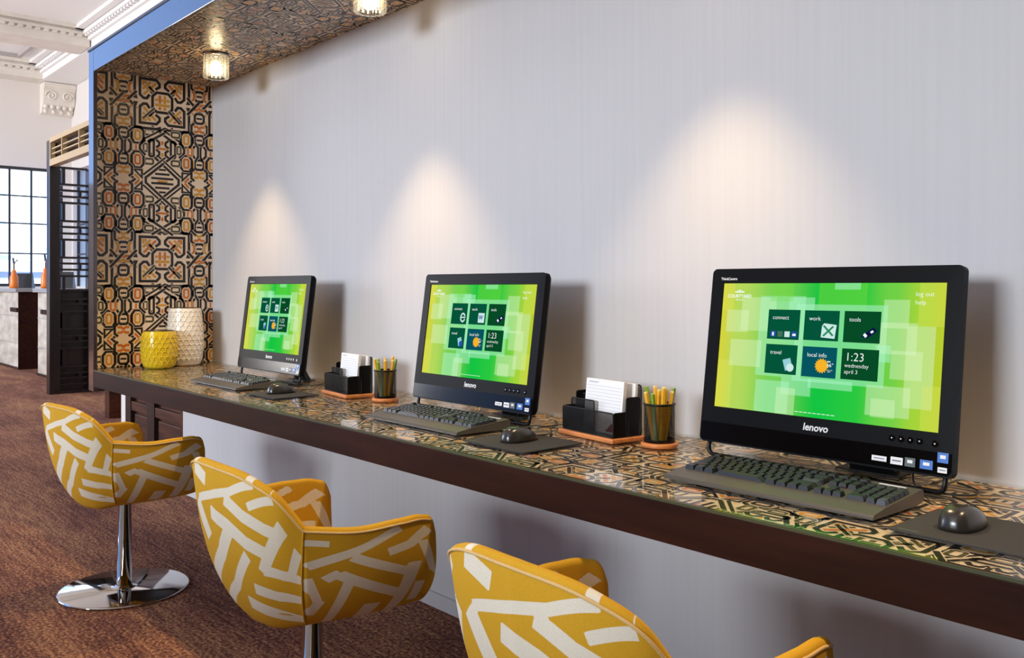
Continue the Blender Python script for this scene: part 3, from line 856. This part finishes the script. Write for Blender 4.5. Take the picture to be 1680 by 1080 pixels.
ch.rotation_euler[2] = R(7)
for q in ch.children:           # the farthest chair is set a little lower
    if q.name.split('.')[0] not in ('base_plate', 'column'): q.location.z = -.02

# ------------------------------------------------------------------ vases
def vase(name, loc, prof, m, label):
    s = empty(name, loc); tag(s, label, 'vase')
    n = 44; rows = 60
    zt = prof[-1][1]
    pz = [q[1] for q in prof]; pr = [q[0] for q in prof]
    MB().lathe([(pr[0] * .94, 0)] + [(float(np.interp(z, pz, pr)), z) for z in np.linspace(.003, zt, rows)], 48, cap1=False).build('body', m, s)
    MB().lathe([(pr[-1] - .0005, zt), (pr[-1] - .004, zt + .003), (pr[-1] - .010, zt), (pr[-1] - .014, zt - .05), (.01, zt - .08)], 48, cap0=False).build('rim', M_vase_rim, s)
    # raised honeycomb ridges
    r0 = max(pr); ncell = 20
    hx = 2 * math.pi * r0 / ncell; hr = hx / math.sqrt(3)
    b = MB(); k = 0; z = .012
    def P(ang, zz):
        zz = min(max(zz, .004), zt - .004); r = float(np.interp(zz, pz, pr)) + .0008
        return (r * math.cos(ang), r * math.sin(ang), zz)
    da = 2 * math.pi / ncell
    row = 0
    while z < zt - .008:
        for i in range(ncell):
            a = (i + (.5 if row % 2 else 0)) * da
            b.tube([P(a - da / 2, z + hr / 4), P(a, z - hr / 4), P(a + da / 2, z + hr / 4)], .0024, 5)
            if z + hr * 1.2 < zt: b.tube([P(a + da / 2, z + hr / 4), P(a + da / 2, z + hr * 1.25)], .0024, 5)
        z += hr * 1.5; row += 1
    tag(b.build('honeycomb_relief', m, s), kind='stuff')
    return s
vase('vase', (-4.40, 1.575, ZT), [(.062, 0), (.074, .02), (.082, .06), (.083, .10), (.079, .15), (.074, .178)], M_vase_y, 'short yellow honeycomb vase at the far end of the desk')
vase('vase', (-4.485, 1.735, ZT), [(.068, 0), (.080, .03), (.085, .08), (.086, .14), (.081, .22), (.075, .285)], M_vase_w, 'tall white honeycomb vase behind the yellow one')

# ------------------------------------------------------------------ ceiling lamps
def lamp(x, label):
    s = empty('crystal_lamp', (x, 1.655, ZS)); tag(s, label, 'lamp', 'crystal lamps on the soffit')
    MB().lathe([(.05, -.012), (.056, -.010), (.056, -.001)], 32).build('ceiling_plate', M_chrome, s)
    rod = MB().lathe([(.0098, -.108), (.0105, -.100), (.0105, -.02), (.0098, -.012)], 8, smooth=False).mesh('crystal_rod')
    rod.materials.append(M_crystal)
    for k in range(16):
        a = 2 * math.pi * k / 16
        r_ = link('crystal_rod', rod, s); r_.location = (.047 * math.cos(a), .047 * math.sin(a), 0)
    MB().lathe([(.004, -.098), (.020, -.094), (.026, -.085), (.026, -.052), (.012, -.034)], 16).build('bulb', M_bulb, s)
    MB().lathe([(.012, -.0338), (.012, -.0125)], 16).build('socket', M_chrome, s)
    d = bpy.data.lights.new('downlight', 'SPOT'); d.energy = LAMP_W; d.color = (1.0, .72, .40); d.spot_size = R(80); d.spot_blend = .62; d.shadow_soft_size = .022
    q = bpy.data.objects.new('downlight', d); COL.objects.link(q); q.parent = s; q.location = (0, 0, -.115)
    q.rotation_euler = (R(-8), 0, 0)
    return s
LAMP_W = 52
for x, lb in ((-3.915, 'crystal ceiling lamp near the patterned end panel'), (-2.63, 'crystal ceiling lamp cut by the top edge of the view'),
              (-1.345, 'crystal ceiling lamp above the right of the desk'), (-.06, 'crystal ceiling lamp at the near end of the soffit')):
    lamp(x, lb)

# ------------------------------------------------------------------ computers
SW, SH = .509, .286
M_text = flat('screen_white', (250, 255, 252), 1.0)
def screen_bg():
    m = flat('screen_green', (120, 210, 90)); t = m.node_tree; n = t.nodes; l = t.links
    e = [x for x in n if x.type == 'EMISSION'][0]
    tc = n.new('ShaderNodeTexCoord'); sp = n.new('ShaderNodeSeparateXYZ'); l.new(tc.outputs['Object'], sp.inputs[0])
    mr = n.new('ShaderNodeMapRange'); mr.inputs[1].default_value = -SW / 2; mr.inputs[2].default_value = SW / 2; l.new(sp.outputs[0], mr.inputs[0])
    cr = n.new('ShaderNodeValToRGB'); cr.color_ramp.interpolation = 'EASE'
    el_ = cr.color_ramp.elements
    el_[0].position = 0; el_[0].color = (*lin((212, 212, 62)), 1)
    el_[1].position = 1; el_[1].color = (*lin((186, 206, 48)), 1)
    for pos, c in ((.10, (180, 216, 92)), (.28, (118, 208, 84)), (.5, (20, 196, 66)), (.66, (40, 200, 64)), (.8, (112, 208, 70)), (.92, (166, 212, 58))):
        x = el_.new(pos); x.color = (*lin(c), 1)
    l.new(mr.outputs[0], cr.inputs[0]); l.new(cr.outputs[0], e.inputs[0])
    return m
M_scr = screen_bg()
def tinted(name, color, fac):
    m = bpy.data.materials.new(name); m.use_nodes = True; t = m.node_tree; t.nodes.clear()
    o_ = t.nodes.new('ShaderNodeOutputMaterial'); mx = t.nodes.new('ShaderNodeMixShader'); tr = t.nodes.new('ShaderNodeBsdfTransparent'); e = t.nodes.new('ShaderNodeEmission')
    e.inputs[0].default_value = (*lin(color), 1); mx.inputs[0].default_value = fac
    t.links.new(tr.outputs[0], mx.inputs[1]); t.links.new(e.outputs[0], mx.inputs[2]); t.links.new(mx.outputs[0], o_.inputs[0])
    return m
M_sq = [tinted('screen_square_pale', (225, 250, 200), .34), tinted('screen_square_mint', (180, 250, 205), .40), tinted('screen_square_yellow', (226, 232, 96), .30), tinted('screen_square_lime', (120, 220, 60), .35)]
M_tile = [flat('tile_green', (4, 84, 58)), flat('tile_teal', (6, 84, 96)), flat('tile_dark_green', (6, 74, 38)), flat('tile_navy', (10, 54, 66))]
M_ic = {k: flat('icon_' + k, c) for k, c in dict(blue=(40, 80, 170), grey=(70, 110, 90), pale=(205, 235, 230), navy=(12, 20, 70), sun=(246, 180, 40), green=(40, 140, 90), mint=(150, 205, 215)).items()}
def fx(u): return (u - .5) * SW
def fz(v): return (.5 - v) * SH
SQUARES = [(.342, .109, .462, .203, 1), (.478, 0, .69, .2, 3), (.029, .214, .144, .391, 0), (.105, .111, .28, .376, 0), (.205, .754, .368, .998, 1), (.762, .119, .865, .319, 0), (.802, .474, .926, .672, 0),
           (.711, .724, .887, .934, 0), (.733, .816, .83, .944, 0), (.456, .716, .652, .783, 1), (.548, 0, .661, .048, 1), (.20, .10, .42, .72, 1), (.38, .16, .78, .74, 1), (.75, .28, .90, .50, 0),
           (0, .62, .08, 1.0, 2), (.9, 0, 1.0, .3, 2), (0, 0, .06, .22, 2), (.06, .45, .22, .66, 0), (.33, .72, .47, .85, 1), (.86, .3, .97, .86, 0), (.31, .8, .40, 1.0, 0), (.25, 0, .36, .14, 3), (.93, .7, 1.0, 1.0, 2), (.74, .44, .80, .56, 1)]
TILES = [(.245, .205, .399, .434, 0, 'connect'), (.42, .206, .578, .43, 0, 'work'), (.599, .205, .754, .432, 2, 'tools'), (.245, .474, .398, .699, 0, 'travel'), (.422, .477, .578, .702, 1, 'local info'), (.599, .477, .755, .699, 2, '')]
TEXTS = [('log out', .885, .092, .0135), ('help', .885, .150, .0135), ('1:23', .614, .565, .026), ('wednesday', .613, .612, .0125), ('april 3', .613, .657, .0125)]
LETTER = {}
def lettering(body, size, **k):
    key = (body, size, tuple(sorted(k.items())))
    if key not in LETTER: LETTER[key] = text_mesh(body, size, **k)
    return LETTER[key].copy()

def place_text(name, body, size, x, z, y, parent, m, **k):
    me = lettering(body, size, **k)
    o = link(name, me, parent, m); o.location = (x, y, z); o.rotation_euler = (R(90), 0, 0)
    return o

def quad(name, x0, z0, x1, z1, y, parent, m):
    me = bpy.data.meshes.new(name); me.from_pydata([(x0, y, z0), (x1, y, z0), (x1, y, z1), (x0, y, z1)], [], [(0, 1, 2, 3)])
    return link(name, me, parent, m)

def poly(name, pts, y, parent, m):
    me = bpy.data.meshes.new(name); me.from_pydata([(a, y, b) for a, b in pts], [], [tuple(range(len(pts)))])
    return link(name, me, parent, m)

def all_in_one(cx, cy, cz, tilt, label, variant):
    # foot of the stand on the glass
    base = empty('desktop_computer', (cx, cy - .035, ZT)); tag(base, label, 'computer', 'all-in-one computers on the desk')
    off = (0, .035, cz - ZT)
    def put(o):
        o.location = off; o.rotation_euler = (-tilt, 0, 0); return o
    # housing
    W0, W1, Z0, Z1 = -.287, .287, -.225, .177
    w, h, zc = W1 - W0, Z1 - Z0, (Z0 + Z1) / 2
    b = MB()
    loops = []
    for (y, dw, r) in ((.000, 0, .012), (.012, 0, .012), (.022, -.006, .012), (.046, -.05, .02), (.050, -.07, .02)):
        loops.append([(px, y, pz) for px, pz in rrect(w + 2 * dw, h + 2 * dw, r, 5, 0, zc)])
    n = len(loops[0]); v = [q for L in loops for q in L]; f = []
    for i in range(len(loops) - 1):
        for k in range(n): f.append((i * n + k, i * n + (k + 1) % n, (i + 1) * n + (k + 1) % n, (i + 1) * n + k))
    f.append(tuple((len(loops) - 1) * n + k for k in range(n))[::-1]); f.append(tuple(range(n)))
    b.add(v, f, 0, False)
    put(b.build('housing', M_bezel, base))
    # bezel frame around the screen
    b = MB()
    out = rrect(w, h, .012, 5, 0, zc); inn = rrect(SW + .002, SH + .002, .001, 5, 0, 0)
    v = [(x, -.006, z) for x, z in out] + [(x, -.0065, z) for x, z in inn] + [(x, -.0005, z) for x, z in out] + [(x, -.0008, z) for x, z in inn]
    f = []
    for k in range(n):
        k2 = (k + 1) % n
        f += [(k, k2, n + k2, n + k), (k, 2 * n + k, 2 * n + k2, k2), (n + k, n + k2, 3 * n + k2, 3 * n + k)]
    b.add(v, f); put(b.build('bezel', M_bezel, base))
    # glossy chin panel
    ch_ = put(MB().prism([(-.283, -.179), (.283, -.179), (.283, -.214), (.276, -.221), (-.276, -.221), (-.283, -.214)], 'y', -.0085, -.0062).build('chin_panel', M_gloss, base))
    # screen
    sc = put(MB().box(-SW / 2, SW / 2, -.0035, -.0007, -SH / 2, SH / 2).build('screen', M_scr, base))
    y = -.0036
    for i, (u0, v0, u1, v1, k) in enumerate(SQUARES): quad('square', fx(u0), fz(v1), fx(u1), fz(v0), y - .00001 * (i + 1), sc, M_sq[k])
    for i, (u0, v0, u1, v1, k, tx) in enumerate(TILES):
        t = quad('tile', fx(u0), fz(v1), fx(u1), fz(v0), -.0040, sc, M_tile[k])
        if tx: place_text('lettering', tx, .0125, fx(u0 + .022), fz(v0 + .075), -.0042, sc, M_text, bold=-.00008)
    for tx, u, v, sz in TEXTS: place_text('lettering', tx, sz * .94, fx(u), fz(v), -.0042, sc, M_text, bold=-.00012 * sz / .0125)
    place_text('lettering', 'COURTYARD', .0105, fx(.088), fz(.115), -.0042, sc, M_text, align='CENTER', bold=.0002)
    place_text('lettering', 'Marriott', .006, fx(.088), fz(.139), -.0042, sc, M_text, align='CENTER', shear=.2)
    for k in range(5): quad('emblem', fx(.064 + k * .010), fz(.076), fx(.064 + k * .010 + .007), fz(.076 - .012 - .006 * (2 - abs(k - 2))), -.0042, sc, M_text)
    for k in range(9): quad('notice_line', fx(.405 + k * .0205), fz(.970), fx(.405 + k * .0205 + .016), fz(.966), -.0042, sc, M_text)
    yi = -.0042
    # icons differ from screen to screen
    if variant == 0:
        for k, c in enumerate(('blue', 'grey', 'pale', 'blue')): quad('icon', fx(.262 + k * .034), fz(.415), fx(.262 + k * .034 + .025), fz(.372), yi, sc, M_ic[c])
        quad('icon_detail', fx(.270), fz(.408), fx(.278), fz(.380), yi - .0001, sc, M_text); quad('icon_detail', fx(.368), fz(.404), fx(.384), fz(.388), yi - .0001, sc, M_text)
        poly('icon', [(fx(.500), fz(.405)), (fx(.562), fz(.412)), (fx(.568), fz(.310)), (fx(.512), fz(.300)), (fx(.503), fz(.32))], yi, sc, M_ic['pale'])
        for s_ in (1, -1):
            poly('icon_detail', [(fx(.532) + q, fz(.356) + s_ * p_) for q, p_ in ((-.013, .010), (-.009, .012), (.013, -.009), (.009, -.011))], yi - .0001 - .00005 * s_, sc, M_ic['green'])
    else:
        ring = [(fx(.36) + .013 * math.cos(R(a)), fz(.36) + .015 * math.sin(R(a))) for a in range(20, 341, 20)]
        inner = [(fx(.36) + .008 * math.cos(R(a)), fz(.36) + .010 * math.sin(R(a))) for a in range(20, 341, 20)]
        m_ = len(ring); me = bpy.data.meshes.new('icon'); me.from_pydata([(a, yi, c) for a, c in ring + inner], [], [(i, i + 1, m_ + i + 1, m_ + i) for i in range(m_ - 1)])
        link('icon', me, sc, M_ic['pale'])
        quad('icon_detail', fx(.36) - .011, fz(.365), fx(.36) + .013, fz(.352), yi - .0001, sc, M_ic['pale'])
        quad('icon', fx(.508), fz(.408), fx(.566), fz(.305), yi, sc, M_ic['pale'])
        place_text('lettering', 'W', .019, fx(.514), fz(.375), yi - .0001, sc, M_ic['blue'], bold=.0006)
    poly('icon', [(fx(.686) - .006, fz(.385)), (fx(.70), fz(.40)), (fx(.742), fz(.345)), (fx(.725), fz(.318))], yi, sc, M_ic['navy'])
    poly('icon_detail', [(fx(.683), fz(.375)), (fx(.694), fz(.395)), (fx(.702), fz(.38)), (fx(.691), fz(.36))], yi - .0001, sc, M_text)
    poly('icon_detail', [(fx(.712), fz(.352)), (fx(.718), fz(.362)), (fx(.728), fz(.35)), (fx(.722), fz(.338))], yi - .0001, sc, M_text)
    poly('icon', [(fx(.330), fz(.59)), (fx(.366), fz(.572)), (fx(.382), fz(.655)), (fx(.346), fz(.672))], yi, sc, M_ic['mint'])
    poly('icon_detail', [(fx(.368) + .009 * math.cos(R(a)), fz(.645) + .009 * math.sin(R(a))) for a in range(0, 360, 24)], yi - .0001, sc, M_ic['blue'] if variant else M_ic['pale'])
    star = []
    for k in range(32):
        r_ = .0165 if k % 2 else .0125
        star.append((fx(.513) + r_ * math.cos(2 * math.pi * k / 32), fz(.615) + r_ * math.sin(2 * math.pi * k / 32)))
    poly('icon', star, yi, sc, M_ic['sun'])
    place_text('lettering', '66\u00b0', .011, fx(.536), fz(.62), yi - .0002, sc, M_text); place_text('lettering', '51\u00b0', .008, fx(.541), fz(.66), yi - .0002, sc, M_text)
    quad('icon_detail', fx(.536), fz(.585), fx(.552), fz(.578), yi - .0002, sc, M_text)
    # maker's lettering, webcam, buttons, stickers
    def front(o, x, z, yy=-.0068):
        o.location = (x, yy, z); return o
    lg = place_text('lettering', 'lenovo', .021, -.025, -.170, -.0067, None, M_logo, shear=.12, bold=.0005); 
    tc = place_text('lettering', 'ThinkCentre', .0085, -.262, .1505, -.0067, None, M_logo, bold=.0002)
    bez = [c_ for c_ in base.children if c_.name.startswith('bezel')][0]
    lg.parent = bez; tc.parent = bez
    wc = MB().lathe([(.0001, -.001), (.004, -.0008), (.004, 0)], 16, cap0=False).build('webcam', M_gloss, bez); wc.location = (.0, -.006, .160); wc.rotation_euler = (R(90), 0, 0)
    bt = MB().lathe([(.0066, 0), (.0066, .0012), (.0056, .0018)], 18).mesh('button'); bt.materials.append(M_gloss)
    dt = MB().box(-.0012, .0012, -.0012, .0012, .0018, .0021).mesh('mark'); dt.materials.append(M_logo)
    for k, x in enumerate((.168, .186, .204, .222, .251)):
        q = link('button', bt, bez); q.location = (x, -.0061, -.163 - (.001 if k == 4 else 0)); q.rotation_euler = (R(90), 0, 0)
        r_ = link('mark', dt, bez); r_.location = (x, -.0061, -.163 - (.001 if k == 4 else 0)); r_.rotation_euler = (R(90), 0, 0)
    for x, z, sw, sh, m in ((.146, -.206, .030, .010, M_sticker_w), (.181, -.206, .024, .014, M_sticker_w), (.207, -.205, .020, .017, M_sticker_g), (.238, -.205, .024, .017, M_sticker_b), (.268, -.188, .020, .019, M_sticker_b), (.268, -.211, .017, .010, M_sticker_w)):
        MB().box(x - sw / 2, x + sw / 2, -.0091, -.0086, z - sh / 2, z + sh / 2).build('sticker', m, ch_)
        if m is not M_sticker_w: MB().box(x - sw * .25, x + sw * .25, -.0094, -.0092, z - sh * .1, z + sh * .25).build('sticker_mark', M_sticker_w, ch_)
        else: MB().box(x - sw * .36, x + sw * .36, -.0094, -.0092, z - sh * .06, z + sh * .1).build('sticker_mark', M_sticker_g, ch_)
    # wire foot
    zf = .0055
    zb = off[2] - .222 * math.cos(tilt); yb = off[1] - .222 * math.sin(tilt) + .008
    pts = [(-.268, yb + .004, zb + .02), (-.268, yb - .002, zf + .022)] + [(-.268 + .014 * (1 - math.cos(a)), yb - .004, zf + .016 * (1 - math.sin(a))) for a in np.linspace(0, math.pi / 2, 6)]
    pts += [(-x, y_, z_) for x, y_, z_ in pts[::-1]]
    MB().tube(pts, .005, 10).build('wire_foot', M_dmetal, base)
    # rear strut
    MB().prism([(off[1] + .035, .10), (off[1] + .05, .10), (off[1] + .105, .0045), (off[1] + .085, .0045)], 'x', .02, .12).build('rear_strut', M_black, base)
    MB().bbox(.0, .14, off[1] + .06, off[1] + .115, .0005, .0045, .001).build('strut_foot', M_black, base)
    cab = chaikin([(.20, yb + .03, zb + .01), (.20, yb + .01, .03), (.215, yb - .01, .004), (.25, yb + .0, .003), (.31, yb + .02, .003), (.30, yb + .08, .003), (.24, yb + .12, .003)], 3)
    MB().tube(cab, .002, 6).build('cable', M_black, base)
    return base
all_in_one(-.995, 1.739, 1.016, .137, 'largest black computer with green start screen, nearest at the right', 0)
all_in_one(-2.119, 1.713, 1.015, .141, 'middle black computer with green start screen showing a blue letter', 1)
all_in_one(-3.49, 1.728, 1.020, .128, 'smallest black computer with green screen, nearest the two vases', 1)

# ------------------------------------------------------------------ keyboards
def key_mesh():
    a, b_, h = .0085, .0085, .0085; a2, b2 = .0062, .0066
    v = [(-a, -b_, 0), (a, -b_, 0), (a, b_, 0), (-a, b_, 0), (-a2, -b2 + .0008, h), (a2, -b2 + .0008, h), (a2, b2 + .0008, h), (-a2, b2 + .0008, h)]
    f = [(0, 1, 5, 4), (1, 2, 6, 5), (2, 3, 7, 6), (3, 0, 4, 7), (4, 5, 6, 7)]
    me = bpy.data.meshes.new('key'); me.from_pydata(v, [], f); me.materials.append(M_key); return me
KEY = key_mesh()
KEY_L = KEY.copy(); KEY_L.materials.clear(); KEY_L.materials.append(mat('keycap_grey', (58, 62, 72), .45))
def keyboard(x0, y0, label):
    """x0,y0: front left corner"""
    s = empty('keyboard', (x0, y0, ZT)); tag(s, label, 'keyboard', 'black keyboards on the desk')
    W, Dp = .445, .188
    zf, zb = .011, .027
    b = MB()
    prof = [(0, .002), (0.0, .006), (.004, zf - .001), (.045, zf + .005), (Dp - .006, zb), (Dp, zb - .004), (Dp, .006), (Dp - .02, .001)]
    b.prism(prof, 'x', 0, W); b.build('body', M_kbody, s)
    MB().bbox(.01, .05, Dp - .03, Dp - .018, -.0, .004, .001).build('foot', M_black, s); MB().bbox(W - .05, W - .01, Dp - .03, Dp - .018, 0, .004, .001).build('foot', M_black, s)
    ang = math.atan2(zb - zf - .005, Dp - .051)
    u = .0188; kx = .013; ky = .052
    rows = [(0, [1.25, 1.25, 1.25, 6.25, 1.25, 1.25, 1.25, 1.25]), (1, [2.25] + [1] * 10 + [2.75]), (2, [1.75] + [1] * 11 + [2.25]), (3, [1.5] + [1] * 12 + [1.5]), (4, [1] * 13 + [2]), (5.25, [1, -1] + [1] * 4 + [-.5] + [1] * 4 + [-.5] + [1] * 4)]
    def put(cx, r, w, grey=False):
        yy = ky + (r + .5) * u * .98
        z = zf + .005 + (yy - .045) * math.tan(ang)
        o = link('key', KEY_L if grey else KEY, s); o.location = (kx + cx * u, yy, z); o.rotation_euler = (ang, 0, 0)
        o.scale = ((w * u - .0018) / .017, 1.0, 1.0)
    for r, ws in rows:
        x = 0
        for i, w in enumerate(ws):
            if w > 0: put(x + w / 2, r, w, (r == 2 and w == 2.25))
            x += abs(w)
    for r in (3, 4, 5.25):
        for k in range(3): put(15.4 + k + .5, r, 1)
    for k in range(3): put(15.4 + k + .5, 0, 1)
    put(16.9, 1, 1)
    for r in (0, 1, 2, 3, 4):
        for k in range(4):
            if r == 0 and k == 1: continue
            put(18.75 + k + .5 + (-.5 if (r == 0 and k == 0) else 0) * -1 * (1 if r == 0 and k == 0 else 0), r, 2 if (r == 0 and k == 0) else 1, (k == 3 and r == 0))
    MB().box(W - .075, W - .025, Dp - .017, Dp - .013, zb - .001, zb + .0004).build('name_strip', M_sticker_w, s)
    return s
keyboard(-1.172, 1.437, 'largest black keyboard, in front of the nearest screen')
keyboard(-2.308, 1.437, 'black keyboard in front of the middle screen')
keyboard(-3.672, 1.440, 'smallest looking black keyboard, in front of the farthest screen')

# ------------------------------------------------------------------ mice and pads
def mouse_and_pad(mx, my, px0, px1, py0, py1, lm, lp):
    s = empty('mouse_pad', ((px0 + px1) / 2, (py0 + py1) / 2, ZT)); tag(s, lp, 'mouse pad', 'dark mouse pads')
    w, h = px1 - px0, py1 - py0
    MB().prism(rrect(w, h, .008, 4), 'z', 0, .0025).build('cloth', M_pad, s)
    q = MB().box(-w / 2 + .012, -w / 2 + .045, -h / 2 + .012, -h / 2 + .016, .0026, .0028).build('tag_print', M_sticker_g, s)
    s = empty('computer_mouse', (mx, my, ZT + .0025)); tag(s, lm, 'mouse', 'black computer mice')
    n, m = 28, 12; v = []; f = []
    for j in range(m + 1):
        t = j / m
        for k in range(n):
            a = 2 * math.pi * k / n
            c_, s_ = math.cos(a), math.sin(a)
            ex = math.copysign(abs(c_) ** .72, c_); ey = math.copysign(abs(s_) ** .78, s_)
            rr = math.cos(t * math.pi / 2) ** .55
            y = .054 * ey * rr - .004 * t
            wx = .0305 * (1 - .14 * max(0, ey)) * (1 - .05 * math.sin(t * 3))
            zz = .037 * math.sin(t * math.pi / 2) ** .9
            zz *= (1 - .30 * max(0, (y + .01) / .054))
            v.append((wx * ex * rr, y, zz + .0005))
    for j in range(m):
        for k in range(n): f.append((j * n + k, j * n + (k + 1) % n, (j + 1) * n + (k + 1) % n, (j + 1) * n + k))
    f.append(tuple(range(n))[::-1]); 
    b = MB(); b.add(v, f, 0, True); b.build('shell', M_mouse, s)
    wh = MB().lathe([(.009, -.0035), (.010, -.002), (.010, .002), (.009, .0035)], 18).build('scroll_wheel', M_black, s); wh.rotation_euler = (0, R(90), 0); wh.location = (0, .028, .023)
    MB().tube([(0, .05, .012), (0, .02, .0295), (0, .0, .0345)], .0007, 5).build('button_gap', M_black, s)
    cb = chaikin([(0, .052, .008), (-.005, .09, .004), (-.03, .14, .0), (-.06, .17, .0), (-.10, .20, .0)], 3)
    MB().tube([(p_[0], p_[1], max(p_[2], -.0025 + .0022)) for p_ in cb], .0018, 6).build('cable', M_black, s)
    return s
mouse_and_pad(-.612, 1.512, -.69, -.455, 1.408, 1.605, 'large looking black mouse at the right edge of the view', 'dark mouse pad cut by the right edge of the view')
mouse_and_pad(-1.693, 1.508, -1.80, -1.565, 1.405, 1.61, 'black mouse between the middle keyboard and the letter rack', 'dark mouse pad between the middle keyboard and the nearest screen')
mouse_and_pad(-3.03, 1.528, -3.125, -2.895, 1.43, 1.61, 'smallest looking black mouse, beside the farthest screen', 'dark mouse pad beside the farthest keyboard')

# ------------------------------------------------------------------ letter racks, note pads, pencil cups
def sheet(name, w, h, th, parent, m, r=.006, uv=True):
    """upright perforated plate in the local xz plane"""
    b = MB(); P = rrect(w, h, r, 3, 0, h / 2)
    b.prism(P, 'y', -th / 2, th / 2)
    o = b.build(name, m, parent)
    me = o.data; u = me.uv_layers.new(name='UVMap')
    for lp in me.loops:
        c = me.vertices[lp.vertex_index].co; u.data[lp.index].uv = (c.x + c.y, c.z)
    return o
def frame_wire(name, w, h, parent, r=.006):
    P = rrect(w, h, r, 3, 0, h / 2)
    return MB().tube([(x, 0, z) for x, z in P], .0018, 6, closed=True).build(name, M_dmetal, parent)
def rack(cx, cy, rz, label, plabels):
    s = empty('letter_rack', (cx, cy, ZT), rz); tag(s, label, 'letter rack', 'black letter racks on wooden bases')
    MB().bbox(-.112, .112, -.058, .058, .0003, .012, .003).build('wooden_base', M_basewood, s)
    def plate(x, y, z, w, h, rx=0, rzz=0, solid=False):
        o = sheet('plate', w, h, .0012, s, M_dmetal if solid else M_mesh); o.location = (x, y, z); o.rotation_euler = (rx, 0, rzz)
        e = frame_wire('edge_wire', w, h, o)
    zb = .0125
    plate(0, -.047, zb, .205, .062)                  # low front
    plate(-.052, -.020, zb, .095, .082)              # small pocket, left
    plate(.005, .010, zb, .19, .092)                 # middle
    plate(0, .047, zb, .205, .128)                   # tall back
    for sx in (-1, 1):
        plate(sx * .1015, -.020, zb, .05, .062, 0, R(90), True)
        plate(sx * .1015, .020, zb, .045, .098, 0, R(90), True)
    MB().box(-.1, .1, -.045, .045, .0122, .0138).build('tray_floor', M_dmetal, s)
    mt = s.matrix_basis
    def pad(x, y, w, h, th, tilt, lab, ruled=True, yaw=0):
        o = empty('note_pad', (0, 0, 0)); tag(o, lab, 'note pad', 'note pads in the letter racks')
        p_ = Matrix.Translation((cx, cy, ZT)) @ Matrix.Rotation(rz, 4, 'Z') @ Vector((x, y, .0142))
        o.location = p_; o.rotation_euler = (-tilt, 0, rz + yaw)
        MB().box(-w / 2, w / 2, 0, th, 0, h).build('sheets', M_paper, o)
        if ruled:
            for k in range(11):
                z = h * .25 + k * h * .062
                MB().box(-w / 2 + .006, w / 2 - .006, -.0003, -.0001, z, z + .0007).build('ruled_line', M_rule, o)
            MB().box(-w / 2 + .012, -w / 2 + .05, -.0003, -.0001, h * .93, h * .95).build('heading', M_rule, o)
            MB().prism([(w * .1, h * .03), (w * .42, h * .03), (w * .26, h * .2)], 'y', -.0003, -.0001).build('emblem', M_print, o)
    pad(.014, -.012, .150, .136, .010, .10, plabels[0])
    pad(.030, .026, .135, .130, .008, .05, plabels[1], False)
    return s
rack(-1.612, 1.722, R(-7), 'black mesh letter rack on a wooden base left of the nearest screen', ('ruled white note pad in the rack near the large screen', 'plain pad behind the ruled one in the rack near the large screen'))
rack(-2.845, 1.698, R(-7), 'black mesh letter rack on a wooden base right of the farthest screen', ('ruled white note pad in the rack between the two farther screens', 'plain pad behind the ruled one in the rack between the farther screens'))

def cup(cx, cy, label, where, seed):
    rnd = random.Random(seed)
    s = empty('pencil_cup', (cx, cy, ZT)); tag(s, label, 'pencil cup', 'black mesh pencil cups')
    MB().lathe([(.042, .0003), (.0455, .002), (.046, .007), (.0445, .011), (.042, .012)], 40).build('wooden_base', M_basewood, s)
    n = 40; b = MB(); v = []; f = []
    for z in (.0125, .104):
        for k in range(n + 1):
            a = 2 * math.pi * k / n; v.append((.0375 * math.cos(a), .0375 * math.sin(a), z))
    for k in range(n): f.append((k, k + 1, n + 1 + k + 1, n + 1 + k))
    b.add(v, f, 0, True)
    me = bpy.data.meshes.new('mesh_wall'); me.from_pydata(b.v, [], b.f); me.polygons.foreach_set('use_smooth', [True] * len(b.f))
    u = me.uv_layers.new(name='UVMap')
    for pl in me.polygons:
        k = pl.index
        for li in pl.loop_indices:
            vi = me.loops[li].vertex_index; kk = vi % (n + 1)
            u.data[li].uv = (kk / n * 2 * math.pi * .0375, me.vertices[vi].co.z)
    link('mesh_wall', me, s, M_mesh)
    ring = lambda z, r=.0375: [(r * math.cos(2 * math.pi * k / 32), r * math.sin(2 * math.pi * k / 32), z) for k in range(32)]
    MB().tube(ring(.105), .0026, 8, closed=True).build('rim', M_dmetal, s)
    MB().lathe([(.0378, .0125), (.0378, .020)], 40, cap1=False).build('bottom_band', M_dmetal, s)
    for k in range(9):
        a = 2 * math.pi * k / 8 + .2
        green = k in (1, 4, 6)
        lean = .165 if k < 8 else 0.0
        rb = .0148 if k < 8 else 0.0; L = rnd.uniform(.120, .140)
        bx, by = rb * math.cos(a), rb * math.sin(a)
        o = empty('pencil', (cx + bx, cy + by, ZT + .0135)); 
        tag(o, ('green pencil standing in ' if green else 'gold pencil standing in ') + where, 'pencil', ('green' if green else 'gold') + ' pencils in ' + where)
        d = Vector((math.cos(a) * math.sin(lean), math.sin(a) * math.sin(lean), math.cos(lean)))
        o.rotation_euler = d.to_track_quat('Z', 'Y').to_euler()
        MB().lathe([(.0056, .0), (.0056, L - .004)], 6, smooth=False).build('shaft', M_pencil_g if green else M_pencil_y, o)
        MB().lathe([(.0054, L - .0038), (.0054, L), (.0035, L + .001)], 6, smooth=False).build('end', M_pencil_g if green else M_wood_end, o)
cup(-1.417, 1.722, 'black mesh pencil cup beside the nearest screen', 'the pencil cup beside the nearest screen', 3)
cup(-2.606, 1.702, 'black mesh pencil cup left of the middle screen', 'the pencil cup left of the middle screen', 11)
